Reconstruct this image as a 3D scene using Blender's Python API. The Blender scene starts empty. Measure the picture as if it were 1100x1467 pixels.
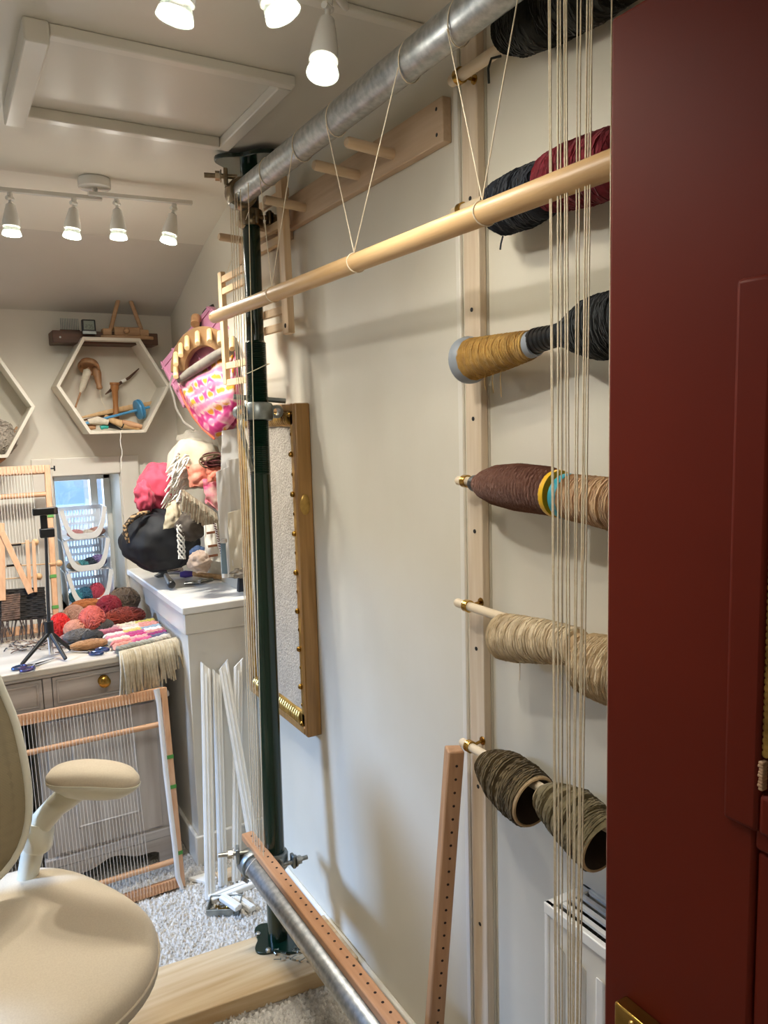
import bpy, bmesh, math, random
import numpy as np
from mathutils import Vector, Matrix, noise

C = bpy.context.scene.collection
random.seed(7)
V = Vector
pi = math.pi

# ------------------------------------------------------------------ camera, world, light, exposure
EYE = 1.53
YAW, PITCH, ROLL = math.radians(30.05), math.radians(6.76), math.radians(1.57)
_f = V((math.sin(YAW) * math.cos(PITCH), math.cos(YAW) * math.cos(PITCH), -math.sin(PITCH)))
_r = V((math.cos(YAW), -math.sin(YAW), 0))
_d = _f.cross(_r)
_R = _r * math.cos(ROLL) + _d * math.sin(ROLL)
_D = _d * math.cos(ROLL) - _r * math.sin(ROLL)
cam = bpy.data.cameras.new('camera')
cam.sensor_fit = 'HORIZONTAL'
cam.sensor_width = 36
cam.lens = 36.0
cam.clip_start = 0.02
co = bpy.data.objects.new('camera', cam)
C.objects.link(co)
m = Matrix((( _R.x, -_D.x, -_f.x, 0), (_R.y, -_D.y, -_f.y, 0), (_R.z, -_D.z, -_f.z, EYE), (0, 0, 0, 1)))
co.matrix_world = m
bpy.context.scene.camera = co


def P(px, py, x=None, y=None, z=None):
    """the point of the room seen at a pixel, on the plane x, y or z = const"""
    d = _R * ((px - 550) / 1100) + _D * ((py - 733.5) / 1100) + _f
    t = x / d.x if x is not None else y / d.y if y is not None else (z - EYE) / d.z
    return V((d.x * t, d.y * t, EYE + d.z * t))


sc = bpy.context.scene
sc.view_settings.view_transform = 'Standard'
sc.view_settings.look = 'None'
sc.view_settings.gamma = 1
sc.view_settings.use_curve_mapping = False
sc.view_settings.exposure = 0.3
sc.cycles.max_bounces = 8
sc.cycles.diffuse_bounces = 5
sc.cycles.transparent_max_bounces = 16
sc.cycles.sample_clamp_indirect = 4.0
sc.cycles.caustics_reflective = False
sc.cycles.caustics_refractive = False
w = bpy.data.worlds.new('sky')
sc.world = w
w.use_nodes = True
w.node_tree.nodes['Background'].inputs[0].default_value = (0.62, 0.78, 1.0, 1)
w.node_tree.nodes['Background'].inputs[1].default_value = 1.2


def area(name, loc, to, sx, sy, power, col):
    l = bpy.data.lights.new(name, 'AREA')
    l.shape = 'RECTANGLE'
    l.size, l.size_y = sx, sy
    l.energy = power
    l.color = col
    o = bpy.data.objects.new(name, l)
    o.location = loc
    o.rotation_euler = (V(to) - V(loc)).to_track_quat('-Z', 'Y').to_euler()
    C.objects.link(o)
    return o


# daylight entering by the window in the left wall and by the window behind the desk
area('daylight_left', (-3.3, 2.65, 2.98), (0.7, 2.0, 0.36), 0.9, 0.9, 330, (0.36, 0.58, 1.0))
area('daylight_far', (0.53, 3.78, 1.15), (0.50, 3.0, 0.95), 0.34, 0.7, 8, (0.66, 0.80, 1.0))
NEAR_LAMP, FAR_LAMP, LEAK = 4.4, 26.0, 0.22          # watts of each spotlight head
LAMP_COL = (1.0, 0.96, 0.87)
NEAR_COL = (1.0, 0.93, 0.76)


# ------------------------------------------------------------------ mesh helpers
class MB:
    def __init__(s):
        s.v = []
        s.f = []

    def add(s, vs, fs):
        o = len(s.v)
        s.v.extend(V(v) for v in vs)
        s.f.extend(tuple(i + o for i in f) for f in fs)
        return s

    def box(s, lo, hi):
        x0, y0, z0 = lo
        x1, y1, z1 = hi
        return s.add([(x0, y0, z0), (x1, y0, z0), (x1, y1, z0), (x0, y1, z0), (x0, y0, z1), (x1, y0, z1), (x1, y1, z1), (x0, y1, z1)],
                     [(0, 3, 2, 1), (4, 5, 6, 7), (0, 1, 5, 4), (1, 2, 6, 5), (2, 3, 7, 6), (3, 0, 4, 7)])

    def beam(s, a, b, w, h, up=(0, 0, 1)):
        a, b = V(a), V(b)
        d = (b - a).normalized()
        u = V(up)
        u = (u - d * u.dot(d)).normalized()
        n = d.cross(u)
        q = [n * w / 2 * i + u * h / 2 * j for i, j in ((-1, -1), (1, -1), (1, 1), (-1, 1))]
        return s.add([a + k for k in q] + [b + k for k in q],
                     [(0, 1, 2, 3), (7, 6, 5, 4), (0, 4, 5, 1), (1, 5, 6, 2), (2, 6, 7, 3), (3, 7, 4, 0)])

    def tube(s, pts, r, n=8, cap=True, closed=False, flat=None):
        pts = [V(p) for p in pts]
        k = len(pts)
        rs = r if isinstance(r, (list, tuple)) else [r] * k
        t0 = (pts[1] - pts[0]).normalized()
        u = t0.orthogonal().normalized()
        if flat:
            u = (V(flat[0]) - t0 * V(flat[0]).dot(t0)).normalized()
        vs, fs = [], []
        for i in range(k):
            if closed:
                t = pts[(i + 1) % k] - pts[i - 1]
            else:
                t = pts[min(i + 1, k - 1)] - pts[max(i - 1, 0)]
            t = t.normalized() if t.length > 1e-9 else t0
            u = u - t * u.dot(t)
            u = u.normalized() if u.length > 1e-6 else t.orthogonal().normalized()
            b = t.cross(u)
            fl = flat[1] if flat else 1
            for j in range(n):
                a = 2 * pi * j / n
                vs.append(pts[i] + (u * math.cos(a) + b * math.sin(a) * fl) * rs[i])
        m = k if closed else k - 1
        for i in range(m):
            for j in range(n):
                a, b = i * n + j, i * n + (j + 1) % n
                c, d = ((i + 1) % k) * n + (j + 1) % n, ((i + 1) % k) * n + j
                fs.append((a, b, c, d))
        if cap and not closed:
            fs.append(tuple(range(n - 1, -1, -1)))
            fs.append(tuple((k - 1) * n + j for j in range(n)))
        return s.add(vs, fs)

    def lathe(s, a, b, prof, n=24, cap=True, loop=False):
        """prof: (metres along a->b, radius)"""
        a, b = V(a), V(b)
        d = (b - a).normalized()
        u = d.orthogonal().normalized()
        w = d.cross(u)
        vs, fs = [], []
        for t, r in prof:
            for j in range(n):
                g = 2 * pi * j / n
                vs.append(a + d * t + (u * math.cos(g) + w * math.sin(g)) * max(r, 1e-5))
        k = len(prof)
        for i in range(k if loop else k - 1):
            for j in range(n):
                i2 = (i + 1) % k
                fs.append((i * n + j, i * n + (j + 1) % n, i2 * n + (j + 1) % n, i2 * n + j))
        if cap and not loop:
            fs.append(tuple(range(n - 1, -1, -1)))
            fs.append(tuple((k - 1) * n + j for j in range(n)))
        return s.add(vs, fs)

    def prism(s, poly, vec):
        n = len(poly)
        vec = V(vec)
        return s.add([V(p) for p in poly] + [V(p) + vec for p in poly],
                     [tuple(range(n - 1, -1, -1)), tuple(range(n, 2 * n))] + [(i, (i + 1) % n, n + (i + 1) % n, n + i) for i in range(n)])

    def blob(s, c, rad, nu=24, nv=16, fn=None, rot=None):
        c = V(c)
        vs, fs = [], []
        for i in range(nv + 1):
            th = pi * i / nv
            for j in range(nu):
                ph = 2 * pi * j / nu
                p = V((math.sin(th) * math.cos(ph), math.sin(th) * math.sin(ph), math.cos(th)))
                k = fn(p) if fn else 1
                q = V((p.x * rad[0], p.y * rad[1], p.z * rad[2])) * k
                if rot:
                    q = rot @ q
                vs.append(c + q)
        for i in range(nv):
            for j in range(nu):
                fs.append((i * nu + j, (i + 1) * nu + j, (i + 1) * nu + (j + 1) % nu, i * nu + (j + 1) % nu))
        return s.add(vs, fs)

    def sheet(s, fn, nu, nv, th=0.002):
        """a cloth or panel given by fn(u, v) -> point, with real thickness"""
        g = [[V(fn(i / nu, j / nv)) for j in range(nv + 1)] for i in range(nu + 1)]
        top, bot = [], []
        for i in range(nu + 1):
            for j in range(nv + 1):
                du = g[min(i + 1, nu)][j] - g[max(i - 1, 0)][j]
                dv = g[i][min(j + 1, nv)] - g[i][max(j - 1, 0)]
                n = du.cross(dv)
                n = n.normalized() if n.length > 1e-12 else V((0, 0, 1))
                top.append(g[i][j] + n * th / 2)
                bot.append(g[i][j] - n * th / 2)
        w = nv + 1
        N = len(top)
        fs = []
        for i in range(nu):
            for j in range(nv):
                a, b, c, d = i * w + j, (i + 1) * w + j, (i + 1) * w + j + 1, i * w + j + 1
                fs.append((a, b, c, d))
                fs.append((N + d, N + c, N + b, N + a))
        rim = [i * w for i in range(nu)] + [nu * w + j for j in range(nv)] + [i * w + nv for i in range(nu, 0, -1)] + [j for j in range(nv, 0, -1)]
        for k in range(len(rim)):
            a, b = rim[k], rim[(k + 1) % len(rim)]
            fs.append((b, a, N + a, N + b))
        return s.add(top + bot, fs)

    def build(s, name, mat, parent=None, bevel=0, ang=38, seg=2):
        me = bpy.data.meshes.new(name)
        o = bpy.data.objects.new(name, me)
        C.objects.link(o)
        if parent is not None:
            o.parent = parent
            off = V(parent.location)
            q = parent
            while q.parent:
                q = q.parent
                off += V(q.location)
        else:
            A = np.array([tuple(v) for v in s.v])
            lo, hi = A.min(0), A.max(0)
            off = V(((lo[0] + hi[0]) / 2, (lo[1] + hi[1]) / 2, lo[2]))
            o.location = off
        me.from_pydata([v - off for v in s.v], [], s.f)
        me.materials.append(mat)
        me.shade_smooth()
        me.set_sharp_from_angle(angle=math.radians(ang))
        if bevel:
            b = o.modifiers.new('bevel', 'BEVEL')
            b.width = bevel
            b.segments = seg
            b.limit_method = 'ANGLE'
            b.angle_limit = math.radians(40)
        return o


def tag(o, label=None, cat=None, group=None, kind=None):
    if label: o['label'] = label
    if cat: o['category'] = cat
    if group: o['group'] = group
    if kind: o['kind'] = kind
    return o


def thing(name, label, cat, loc=(0, 0, 0), group=None):
    o = bpy.data.objects.new(name, None)
    o.empty_display_size = 0.05
    o.location = loc
    C.objects.link(o)
    return tag(o, label, cat, group)


def copy_tree(o, parent=None):
    c = o.copy()
    C.objects.link(c)
    if parent: c.parent = parent
    for ch in list(o.children):
        copy_tree(ch, c)
    return c


def lerp(a, b, t):
    return V(a) + (V(b) - V(a)) * t


def N(p, f=1.0, s=0.0):
    return noise.noise(V(p) * f + V((s * 13.7, s * 7.1, s * 3.3)))


# ------------------------------------------------------------------ materials
def S(h):
    c = [int(h[i:i + 2], 16) / 255 for i in (1, 3, 5)]
    return tuple(x / 12.92 if x <= 0.04045 else ((x + 0.055) / 1.055) ** 2.4 for x in c) + (1,)


def M(name, col, rough=0.5, metal=0.0, col2=None, scale=8.0, stretch=(1, 1, 1), detail=4, bump=0.0, bscale=60.0, bstretch=(1, 1, 1), bdist=0.002,
      coat=0.0, trans=0.0, alpha=1.0, sheen=0.0, ramp=(0.35, 0.65), spec=None, ior=None):
    mt = bpy.data.materials.new(name)
    mt.use_nodes = True
    nt = mt.node_tree
    bs = nt.nodes['Principled BSDF']
    bs.inputs['Roughness'].default_value = rough
    bs.inputs['Metallic'].default_value = metal
    bs.inputs['Coat Weight'].default_value = coat
    bs.inputs['Transmission Weight'].default_value = trans
    bs.inputs['Alpha'].default_value = alpha
    bs.inputs['Sheen Weight'].default_value = sheen
    if spec is not None: bs.inputs['Specular IOR Level'].default_value = spec
    if ior: bs.inputs['IOR'].default_value = ior
    c1 = S(col) if isinstance(col, str) else col
    bs.inputs['Base Color'].default_value = c1
    tc = nt.nodes.new('ShaderNodeTexCoord')

    def mapped(st):
        mp = nt.nodes.new('ShaderNodeMapping')
        mp.inputs['Scale'].default_value = st
        nt.links.new(tc.outputs['Object'], mp.inputs['Vector'])
        return mp
    if col2:
        nz = nt.nodes.new('ShaderNodeTexNoise')
        nz.inputs['Scale'].default_value = scale
        nz.inputs['Detail'].default_value = detail
        nt.links.new(mapped(stretch).outputs[0], nz.inputs['Vector'])
        rp = nt.nodes.new('ShaderNodeValToRGB')
        rp.color_ramp.elements[0].position, rp.color_ramp.elements[1].position = ramp
        rp.color_ramp.elements[0].color = c1
        rp.color_ramp.elements[1].color = S(col2) if isinstance(col2, str) else col2
        nt.links.new(nz.outputs['Fac'], rp.inputs['Fac'])
        nt.links.new(rp.outputs['Color'], bs.inputs['Base Color'])
    if bump:
        nb = nt.nodes.new('ShaderNodeTexNoise')
        nb.inputs['Scale'].default_value = bscale
        nb.inputs['Detail'].default_value = 3
        nt.links.new(mapped(bstretch).outputs[0], nb.inputs['Vector'])
        bp = nt.nodes.new('ShaderNodeBump')
        bp.inputs['Strength'].default_value = bump
        bp.inputs['Distance'].default_value = bdist
        nt.links.new(nb.outputs['Fac'], bp.inputs['Height'])
        nt.links.new(bp.outputs['Normal'], bs.inputs['Normal'])
    return mt


def wood(name, c1, c2, axis, rough=0.5, scale=75, coat=0.0):
    st = [1.0, 1.0, 1.0]
    st[axis] = 0.06
    st = tuple(st)
    return M(name, c1, rough, col2=c2, scale=scale, stretch=st, detail=6, ramp=(0.3, 0.7), bump=0.15, bscale=220, bstretch=st, coat=coat)


def emit(name, col, st):
    mt = bpy.data.materials.new(name)
    mt.use_nodes = True
    nt = mt.node_tree
    bs = nt.nodes['Principled BSDF']
    bs.inputs['Base Color'].default_value = (0.8, 0.8, 0.8, 1)
    bs.inputs['Emission Color'].default_value = col
    bs.inputs['Emission Strength'].default_value = st
    return mt


def glass(name, tint=(1, 1, 1, 1), rough=0.0, mixf=0.12):
    mt = bpy.data.materials.new(name)
    mt.use_nodes = True
    nt = mt.node_tree
    nt.nodes.clear()
    out = nt.nodes.new('ShaderNodeOutputMaterial')
    mx = nt.nodes.new('ShaderNodeMixShader')
    tr = nt.nodes.new('ShaderNodeBsdfTransparent')
    gl = nt.nodes.new('ShaderNodeBsdfGlossy')
    fr = nt.nodes.new('ShaderNodeLayerWeight')
    mp = nt.nodes.new('ShaderNodeMath')
    mp.operation = 'MULTIPLY_ADD'
    mp.inputs[1].default_value = 0.6
    mp.inputs[2].default_value = mixf
    fr.inputs['Blend'].default_value = 0.3
    tr.inputs[0].default_value = tint
    gl.inputs['Roughness'].default_value = rough
    nt.links.new(fr.outputs['Facing'], mp.inputs[0])
    nt.links.new(mp.outputs[0], mx.inputs[0])
    nt.links.new(tr.outputs[0], mx.inputs[1])
    nt.links.new(gl.outputs[0], mx.inputs[2])
    nt.links.new(mx.outputs[0], out.inputs[0])
    return mt


wall_m = M('cream_wall_paint', '#ddd7c8', 0.5, col2='#d6cfbe', scale=2.5, bump=0.25, bscale=26, bstretch=(1, 1, 0.25), bdist=0.003)
far_m = M('far_wall_paint', '#dcd7ca', 0.6, col2='#d5cfc1', scale=3, bump=0.15, bscale=40)
ceil_m = M('ceiling_gloss_paint', '#dcd7cb', 0.36, col2='#d5cfc2', scale=2, bump=0.2, bscale=18, bdist=0.003)
slope_m = M('sloped_ceiling_paint', '#cdc8be', 0.6, col2='#c5bfb4', scale=2.4, bump=0.15, bscale=30)
white_m = M('white_gloss_paint', '#e6e1d6', 0.3, col2='#dfd9cc', scale=5, bump=0.1, bscale=35)
trimw_m = M('white_moulding_paint', '#f0eee8', 0.28, col2='#e8e5dd', scale=8)
plastic_w = M('white_plastic', '#ececea', 0.35)
track_m = M('white_lamp_enamel', '#dedcd6', 0.25, coat=0.4)
pine_x = wood('pine_along_x', '#e3c49c', '#d2ab7c', 0)
pine_y = wood('pine_along_y', '#e3c59e', '#d4b084', 1)
pine_z = wood('pine_along_z', '#dfc4a0', '#d0ae86', 2)
paleb_z = wood('pale_batten_pine', '#dccbb4', '#cdb79a', 2)
dowel_m = wood('pale_dowel_beech', '#e6d6bd', '#d9c4a3', 1)
bar_m = wood('smooth_birch_bar', '#dcb98a', '#cfa671', 1, rough=0.4)
beech_m = wood('beech_loom', '#dbae88', '#c9976f', 0, rough=0.45)
beechz_m = wood('beech_loom_upright', '#dbae88', '#c9976f', 2, rough=0.45)
cherry_y = wood('reddish_drilled_wood', '#c7946a', '#b27e56', 1, rough=0.45)
cherry_z = wood('reddish_leaning_wood', '#c2966f', '#ad7f59', 2, rough=0.45)
walnut_m = wood('dark_walnut', '#5e3d27', '#472b1a', 0, rough=0.5)
plank_m = wood('sanded_pine_plank', '#d6c09c', '#bd9c70', 0, rough=0.6, scale=42)
steel_m = M('galvanised_steel', '#c3c5c4', 0.40, 1.0, col2='#a3a7a8', scale=70, bump=0.12, bscale=30)
zinc_m = M('zinc_bolt', '#b9bab6', 0.3, 1.0, col2='#8f9089', scale=40)
cast_m = M('galvanised_casting', '#a3a8a5', 0.42, 0.85, col2='#7f8583', scale=25, bump=0.2, bscale=60)
passiv_m = M('yellow_passivated_steel', '#8f7f68', 0.3, 1.0, col2='#6f6049', scale=30)
green_m = M('dark_green_enamel', '#052014', 0.2, col2='#062618', scale=6, coat=0.3, bump=0.04, bscale=20)
gold_m = M('gilt_wood', '#c9a45a', 0.32, 0.7, col2='#96743a', scale=30, bump=0.25, bscale=45)
giltside_m = wood('gilt_frame_side_wood', '#a37a45', '#84602f', 2, rough=0.4)
brass_m = M('brass', '#c29a4f', 0.24, 1.0, col2='#9a7433', scale=25)
canvas_m = M('cream_fleece', '#b8ad9d', 0.95, col2='#a89c8b', scale=50, bump=1.0, bscale=160, bdist=0.006, sheen=0.3)
red_m = M('oxblood_gloss_paint', '#692112', 0.55, col2='#621e10', scale=3, spec=.15, bump=0.08, bscale=30, bdist=0.002)
rawwood_m = M('chipped_raw_wood', '#c8a888', 0.8, col2='#a57a58', scale=60, bump=0.5, bscale=90)
black_m = M('black_plastic', '#141414', 0.35)
blacks_m = M('matt_black_metal', '#1b1b1c', 0.45, 0.2)
chrome_m = M('chrome', '#c8c8ca', 0.14, 1.0)
carpet_m = M('grey_loop_carpet', '#c6c0b6', 0.95, col2='#a49e94', scale=90, bump=0.8, bscale=160, bdist=0.008)
tuft_m = M('carpet_wool', '#d6d0c6', 0.95, col2='#b9b2a7', scale=60, sheen=0.2)
thread_m = M('cream_cotton_thread', '#eee2ca', 0.8, col2='#e2d3b6', scale=200)
whitecord_m = M('white_cord', '#ece8df', 0.8)
chairfab_m = M('beige_seat_fabric', '#d6c6ac', 0.75, col2='#cfbea4', scale=300, bump=0.25, bscale=900, bdist=0.0006, sheen=0.25)
chairpl_m = M('off_white_chair_plastic', '#dcd8c6', 0.32)
mesh_m = M('beige_mesh_weave', '#8b7e63', 0.7)
desk_m = M('whitewashed_grey_paint', '#cdc7c1', 0.5, col2='#b3aaa2', scale=26, stretch=(0.08, 1, 1), detail=6, bump=0.1, bscale=60)
deskz_m = M('whitewashed_grey_door_paint', '#cdc7c1', 0.5, col2='#b3aaa2', scale=26, stretch=(1, 1, 0.08), detail=6, bump=0.1, bscale=60)
desktop_m = M('whitewashed_desk_top', '#d8cfc0', 0.35, col2='#c2b7a6', scale=20, stretch=(0.07, 1, 1), detail=6)
dark_m = M('dark_hollow', '#15151a', 0.8)
hole_m = M('drilled_hole', '#2a1408', 0.9)

# ================================================================== THE SETTING
XR, XN, YF, XL, YB = 0.92, 0.925, 3.38, -1.5, -0.16
ZC = 2.28


def struct(name, mb, mat, **k):
    return tag(mb.build(name, mat, **k), kind='structure')


fl = struct('floor', MB().box((XL, YB, -0.06), (1.05, YF + 0.1, 0)), carpet_m)
# carpet pile: loops of wool standing on the floor where the carpet can be seen
rs = np.random.RandomState(3)
pile = MB()
n = 15000
xs = rs.uniform(-0.1, 0.92, n)
ys = rs.uniform(1.2, 2.62, n)
for x, y in zip(xs, ys):
    r, h = rs.uniform(0.0035, 0.0075), rs.uniform(0.004, 0.0105)
    a = rs.uniform(0, 6.3)
    c, s_ = math.cos(a) * r, math.sin(a) * r
    tx, ty = rs.uniform(-.003, .003, 2)
    pile.add([(x + c, y + s_, 0), (x - s_, y + c, 0), (x - c, y - s_, 0), (x + s_, y - c, 0),
              (x + tx + c * .5, y + ty + s_ * .5, h), (x + tx - c * .5, y + ty - s_ * .5, h)],
             [(0, 1, 4), (1, 5, 4), (1, 2, 5), (2, 3, 5), (3, 4, 5), (3, 0, 4)])
tag(pile.build('carpet_pile', tuft_m, fl, ang=180), kind='stuff')

wr = struct('wall_right', MB().box((XR, 1.182, 0), (1.05, YF + .1, 2.3)).box((XN + .006, YB, 0), (1.05, 1.182, 2.3)), wall_m)
for y0, y1 in ((0.985, 1.1815), (0.752, 0.983), (0.52, 0.75), (0.28, 0.518), (YB, 0.278)):
    MB().box((XN, y0, 0), (XN + .006, y1, 2.3)).build('plank', wall_m, wr, bevel=0.0012)
# window opening in the far wall
WX0, WX1, WZ0, WZ1 = 0.402, 0.662, 0.785, 1.338
wf = MB()
wf.box((XL, YF, 0), (WX0, YF + .26, 2.2)).box((WX1, YF, 0), (1.05, YF + .26, 2.2))
wf.box((WX0, YF, 0), (WX1, YF + .26, WZ0)).box((WX0, YF, WZ1), (WX1, YF + .26, 2.2))
struct('wall_far', wf, far_m)
wl = MB()
wl.box((XL - .12, YB, 0), (XL, 1.95, 2.4)).box((XL - .12, 2.95, 0), (XL, YF + .26, 2.4)).box((XL - .12, 1.95, 0), (XL, 2.95, 1.4)).box((XL - .12, 1.95, 2.05), (XL, 2.95, 2.4))
struct('wall_left', wl, far_m)
struct('wall_back', MB().box((XL - .12, YB - .1, 0), (1.05, YB, 2.4)), far_m)
cl = struct('ceiling', MB().box((XL, YB, ZC), (1.05, 2.55, ZC + .06))
            .prism([(XL, 2.55, ZC), (XL, 2.87, 2.195), (XL, 2.87, 2.27), (XL, 2.55, ZC + .06)], (2.55, 0, 0)), ceil_m)
struct('wall_sloped', MB().prism([(XL, 2.87, 2.195), (XL, YF + .02, 1.995), (XL, YF + .02, 2.07), (XL, 2.87, 2.27)], (2.55, 0, 0)), slope_m)
# raised frame of the loft hatch on the ceiling
hx0, hx1, hy0, hy1 = 0.245, 0.722, 1.640, 2.030
struct('trim_1', MB().box((hx0 + .001, hy0 - .026, ZC - .022), (hx1 + .02, hy0, ZC)), white_m, bevel=.003)
struct('trim_2', MB().box((hx0 + .001, hy1, ZC - .026), (hx1 - .013, hy1 + .03, ZC)), white_m, bevel=.003)
struct('trim_3', MB().box((hx0 - .045, hy0 - .032, ZC - .042), (hx0, hy1 + .036, ZC)), white_m, bevel=.004)
struct('trim_4', MB().box((hx1 - .012, hy0, ZC - .024), (hx1 + .02, hy1 + .03, ZC)), white_m, bevel=.003)
struct('trim_5', MB().box((0.05, 1.30, ZC - .012), (0.92, 1.325, ZC)), white_m, bevel=.003)
struct('trim_6', MB().prism([(XR, .9, ZC), (XR - .03, .9, ZC), (XR - .022, .9, ZC - .02), (XR, .9, ZC - .034)], (0, 1.15, 0)), white_m)
struct('trim_7', MB().beam((XR - .004, 1.262, 0.0), (XR - .004, 1.262, 2.25), .014, .008, (1, 0, 0)), white_m, bevel=.002)
struct('baseboard_right', MB().box((XR - .014, 1.24, 0), (XR, 2.51, .032)), white_m, bevel=.004)
struct('baseboard_left', MB().box((XL, YB, 0), (XL + .015, YF, .09)), white_m, bevel=.004)
# flat architrave round the window and the small sash far back in the deep reveal
tr = MB()
tr.box((.325, YF - .018, .78), (WX0 - .004, YF, 1.415)).box((WX1 + .004, YF - .018, .78), (.742, YF, 1.415)).box((WX0 - .004, YF - .018, WZ1 + .004), (WX1 + .004, YF, 1.415))
struct('trim_8', tr, white_m, bevel=.003)
w1 = struct('window_1', MB().box((WX0, 3.585, WZ0), (WX0 + .03, 3.625, WZ1)).box((WX1 - .03, 3.585, WZ0), (WX1, 3.625, WZ1)).box((WX0, 3.585, WZ0), (WX1, 3.625, WZ0 + .03)).box((WX0, 3.585, WZ1 - .03), (WX1, 3.625, WZ1)), white_m, bevel=.003)
MB().box((.575, 3.58, WZ0), (.605, 3.63, WZ1)).build('mullion', white_m, w1, bevel=.003)
MB().box((WX0 + .03, 3.602, WZ0 + .03), (.575, 3.606, WZ1 - .03)).build('pane', glass('window_glass', (.93, .97, 1, 1)), w1)
MB().box((.605, 3.602, WZ0 + .03), (WX1 - .03, 3.606, WZ1 - .03)).build('pane', glass('window_glass_side', (.93, .97, 1, 1)), w1)
MB().box((WX0 - .0, YF - .03, WZ0 - .02), (WX1, 3.6, WZ0)).build('window_sill', white_m, w1, bevel=.003)
# the neighbouring house seen through it
ho = thing('neighbouring_house', 'pale rendered house wall with blue window seen through the small far window', 'building', (.8, 5.4, 0))
MB().box((-2.5, 5.4, -2), (3.5, 5.6, 3.2)).build('house_wall', M('blue_white_render', '#dfe8f2', .8, col2='#cfdbe9', scale=1.5), ho)
MB().box((.62, 5.36, .9), (.82, 5.4, 2.4)).build('window_pane', M('blue_window_reflection', '#a5c2dc', .25, col2='#bcd3e6', scale=3), ho)
MB().box((.82, 5.34, .8), (.90, 5.4, 2.5)).build('window_frame', white_m, ho)
# window in the left wall that lets the daylight in
w2 = struct('window_2', MB().box((XL - .08, 1.95, 1.4), (XL - .04, 1.99, 2.05)).box((XL - .08, 2.91, 1.4), (XL - .04, 2.95, 2.05)).box((XL - .08, 1.99, 1.4), (XL - .04, 2.91, 1.44)).box((XL - .08, 1.99, 2.01), (XL - .04, 2.91, 2.05)), white_m)

# ------------------------------------------------------------------ boxed-in ledge
CX, CY, CZ = 0.683, 2.535, 0.93
cb = thing('boxed_in_ledge', 'white painted boxed-in cupboard ledge in the corner with clutter on top', 'cupboard', (.8, 2.95, 0))
MB().box((CX, CY, 0), (XR, YF, CZ - .028)).build('body', white_m, cb, bevel=.003)
MB().box((CX - .018, CY - .02, CZ - .028), (XR, YF, CZ)).build('top', trimw_m, cb, bevel=.005)
MB().box((CX - .008, CY - .009, CZ - .10), (XR, CY, CZ - .030)).box((CX - .009, CY, CZ - .10), (CX, YF, CZ - .030)).build('fascia', white_m, cb, bevel=.003)
MB().box((CX - .014, CY - .014, 0), (XR, CY, .11)).box((CX - .014, CY, 0), (CX, YF, .11)).build('skirting', white_m, cb, bevel=.005)

# ================================================================== THE BIG FRAME LOOM OF POLES AND PIPES
A0, A1 = P(398, 1345, z=.052), P(356, 226, z=2.276)
ax = (A1 - A0).normalized()


def pole_at(z):
    return A0 + (A1 - A0) * ((z - A0.z) / (A1.z - A0.z))


pr = thing('steel_prop', 'dark green adjustable steel prop standing floor to ceiling with threaded collar', 'prop', A0)
zs = P(371, 640, x=.79).z
zt = P(371, 485, x=.79).z
zc = P(371, 590, x=.79).z
LO = .0285
MB().lathe(A0, pole_at(zs), [(0, LO), ((pole_at(zs) - A0).length, LO)], 32).build('outer_tube', green_m, pr)
MB().lathe(A0, A1, [(0.6, .0245), ((A1 - A0).length, .0245)], 32).build('inner_tube', green_m, pr)
th = MB()
prof = []
a, b = pole_at(zs - .08), pole_at(zt)
L = (b - a).length
k = int(L / .0052)
for i in range(k):
    prof += [(i * .0052, LO - .001), (i * .0052 + .0026, LO + .0018)]
prof.append((L, .0245))
th.lathe(a, b, prof, 32, cap=False).build('screw_thread', green_m, pr, ang=20)
c = pole_at(zc)
nut = MB().lathe(c - ax * .024, c + ax * .024, [(0, LO), (0, LO + .010), (.004, LO + .013), (.044, LO + .013), (.048, LO + .010), (.048, LO)], 28, loop=True)
nt_ = nut.build('collar_nut', cast_m, pr)
for sgn in (-1, 1):
    e = c + V((.050 * sgn, -.006 * sgn, 0))
    MB().lathe(e + V((0, -.014, 0)), e + V((0, .014, 0)), [(0, .011), (0, .019), (.028, .019), (.028, .011)], 20, loop=True).build('lug', cast_m, nt_)
hb = c + V((-.050, 0, 0))
MB().tube([hb + V((.012, -.012, -.006)), hb + V((-.008, -.02, -.012)), hb + V((-.012, -.022, -.04)), hb + V((.014, -.03, -.165))], .0062, 10).build('handle', zinc_m, pr)
MB().tube([c + V((-.06, .03, .045)), c + V((.085, .0, .03))], .0075, 12).build('pin', cast_m, pr)


def foot(z0, z1, cx, cy, R_, rot=.35):
    pts = []
    for i in range(48):
        g = 2 * pi * i / 48
        r = R_ * (.86 + .15 * math.cos(4 * g) - .06 * math.cos(2 * g))
        q = 1.0
        pts.append((cx + math.cos(g + rot) * r * q, cy + math.sin(g + rot) * r, z0))
    return MB().prism(pts, (0, 0, z1 - z0))


foot(.050, .058, A0.x, A0.y, .082).build('base_plate', green_m, pr, bevel=.002)
foot(ZC - .026, ZC - .014, A1.x + .01, A1.y, .118, .1).build('top_plate', green_m, pr, bevel=.002)
for sx, sy in ((-1, -1), (1, -1), (-1, 1), (1, 1)):
    MB().lathe((A0.x + sx * .045, A0.y + sy * .04, .057), (A0.x + sx * .045, A0.y + sy * .04, .066), [(0, .009), (.006, .008), (.009, .004)], 6).build('bolt', zinc_m, pr)

# upper pipe
PX, PZ = .752, 2.136
R1 = .0295
pipe_hi = tag(MB().lathe((PX, 2.035, PZ), (PX, .45, PZ + .004), [(0, R1 - .004), (0, R1), (1.585, R1), (1.585, R1 - .004)], 36, loop=True).build('steel_pipe', steel_m), 'thick galvanised steel pipe running overhead below the ceiling', 'pipe')
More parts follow.
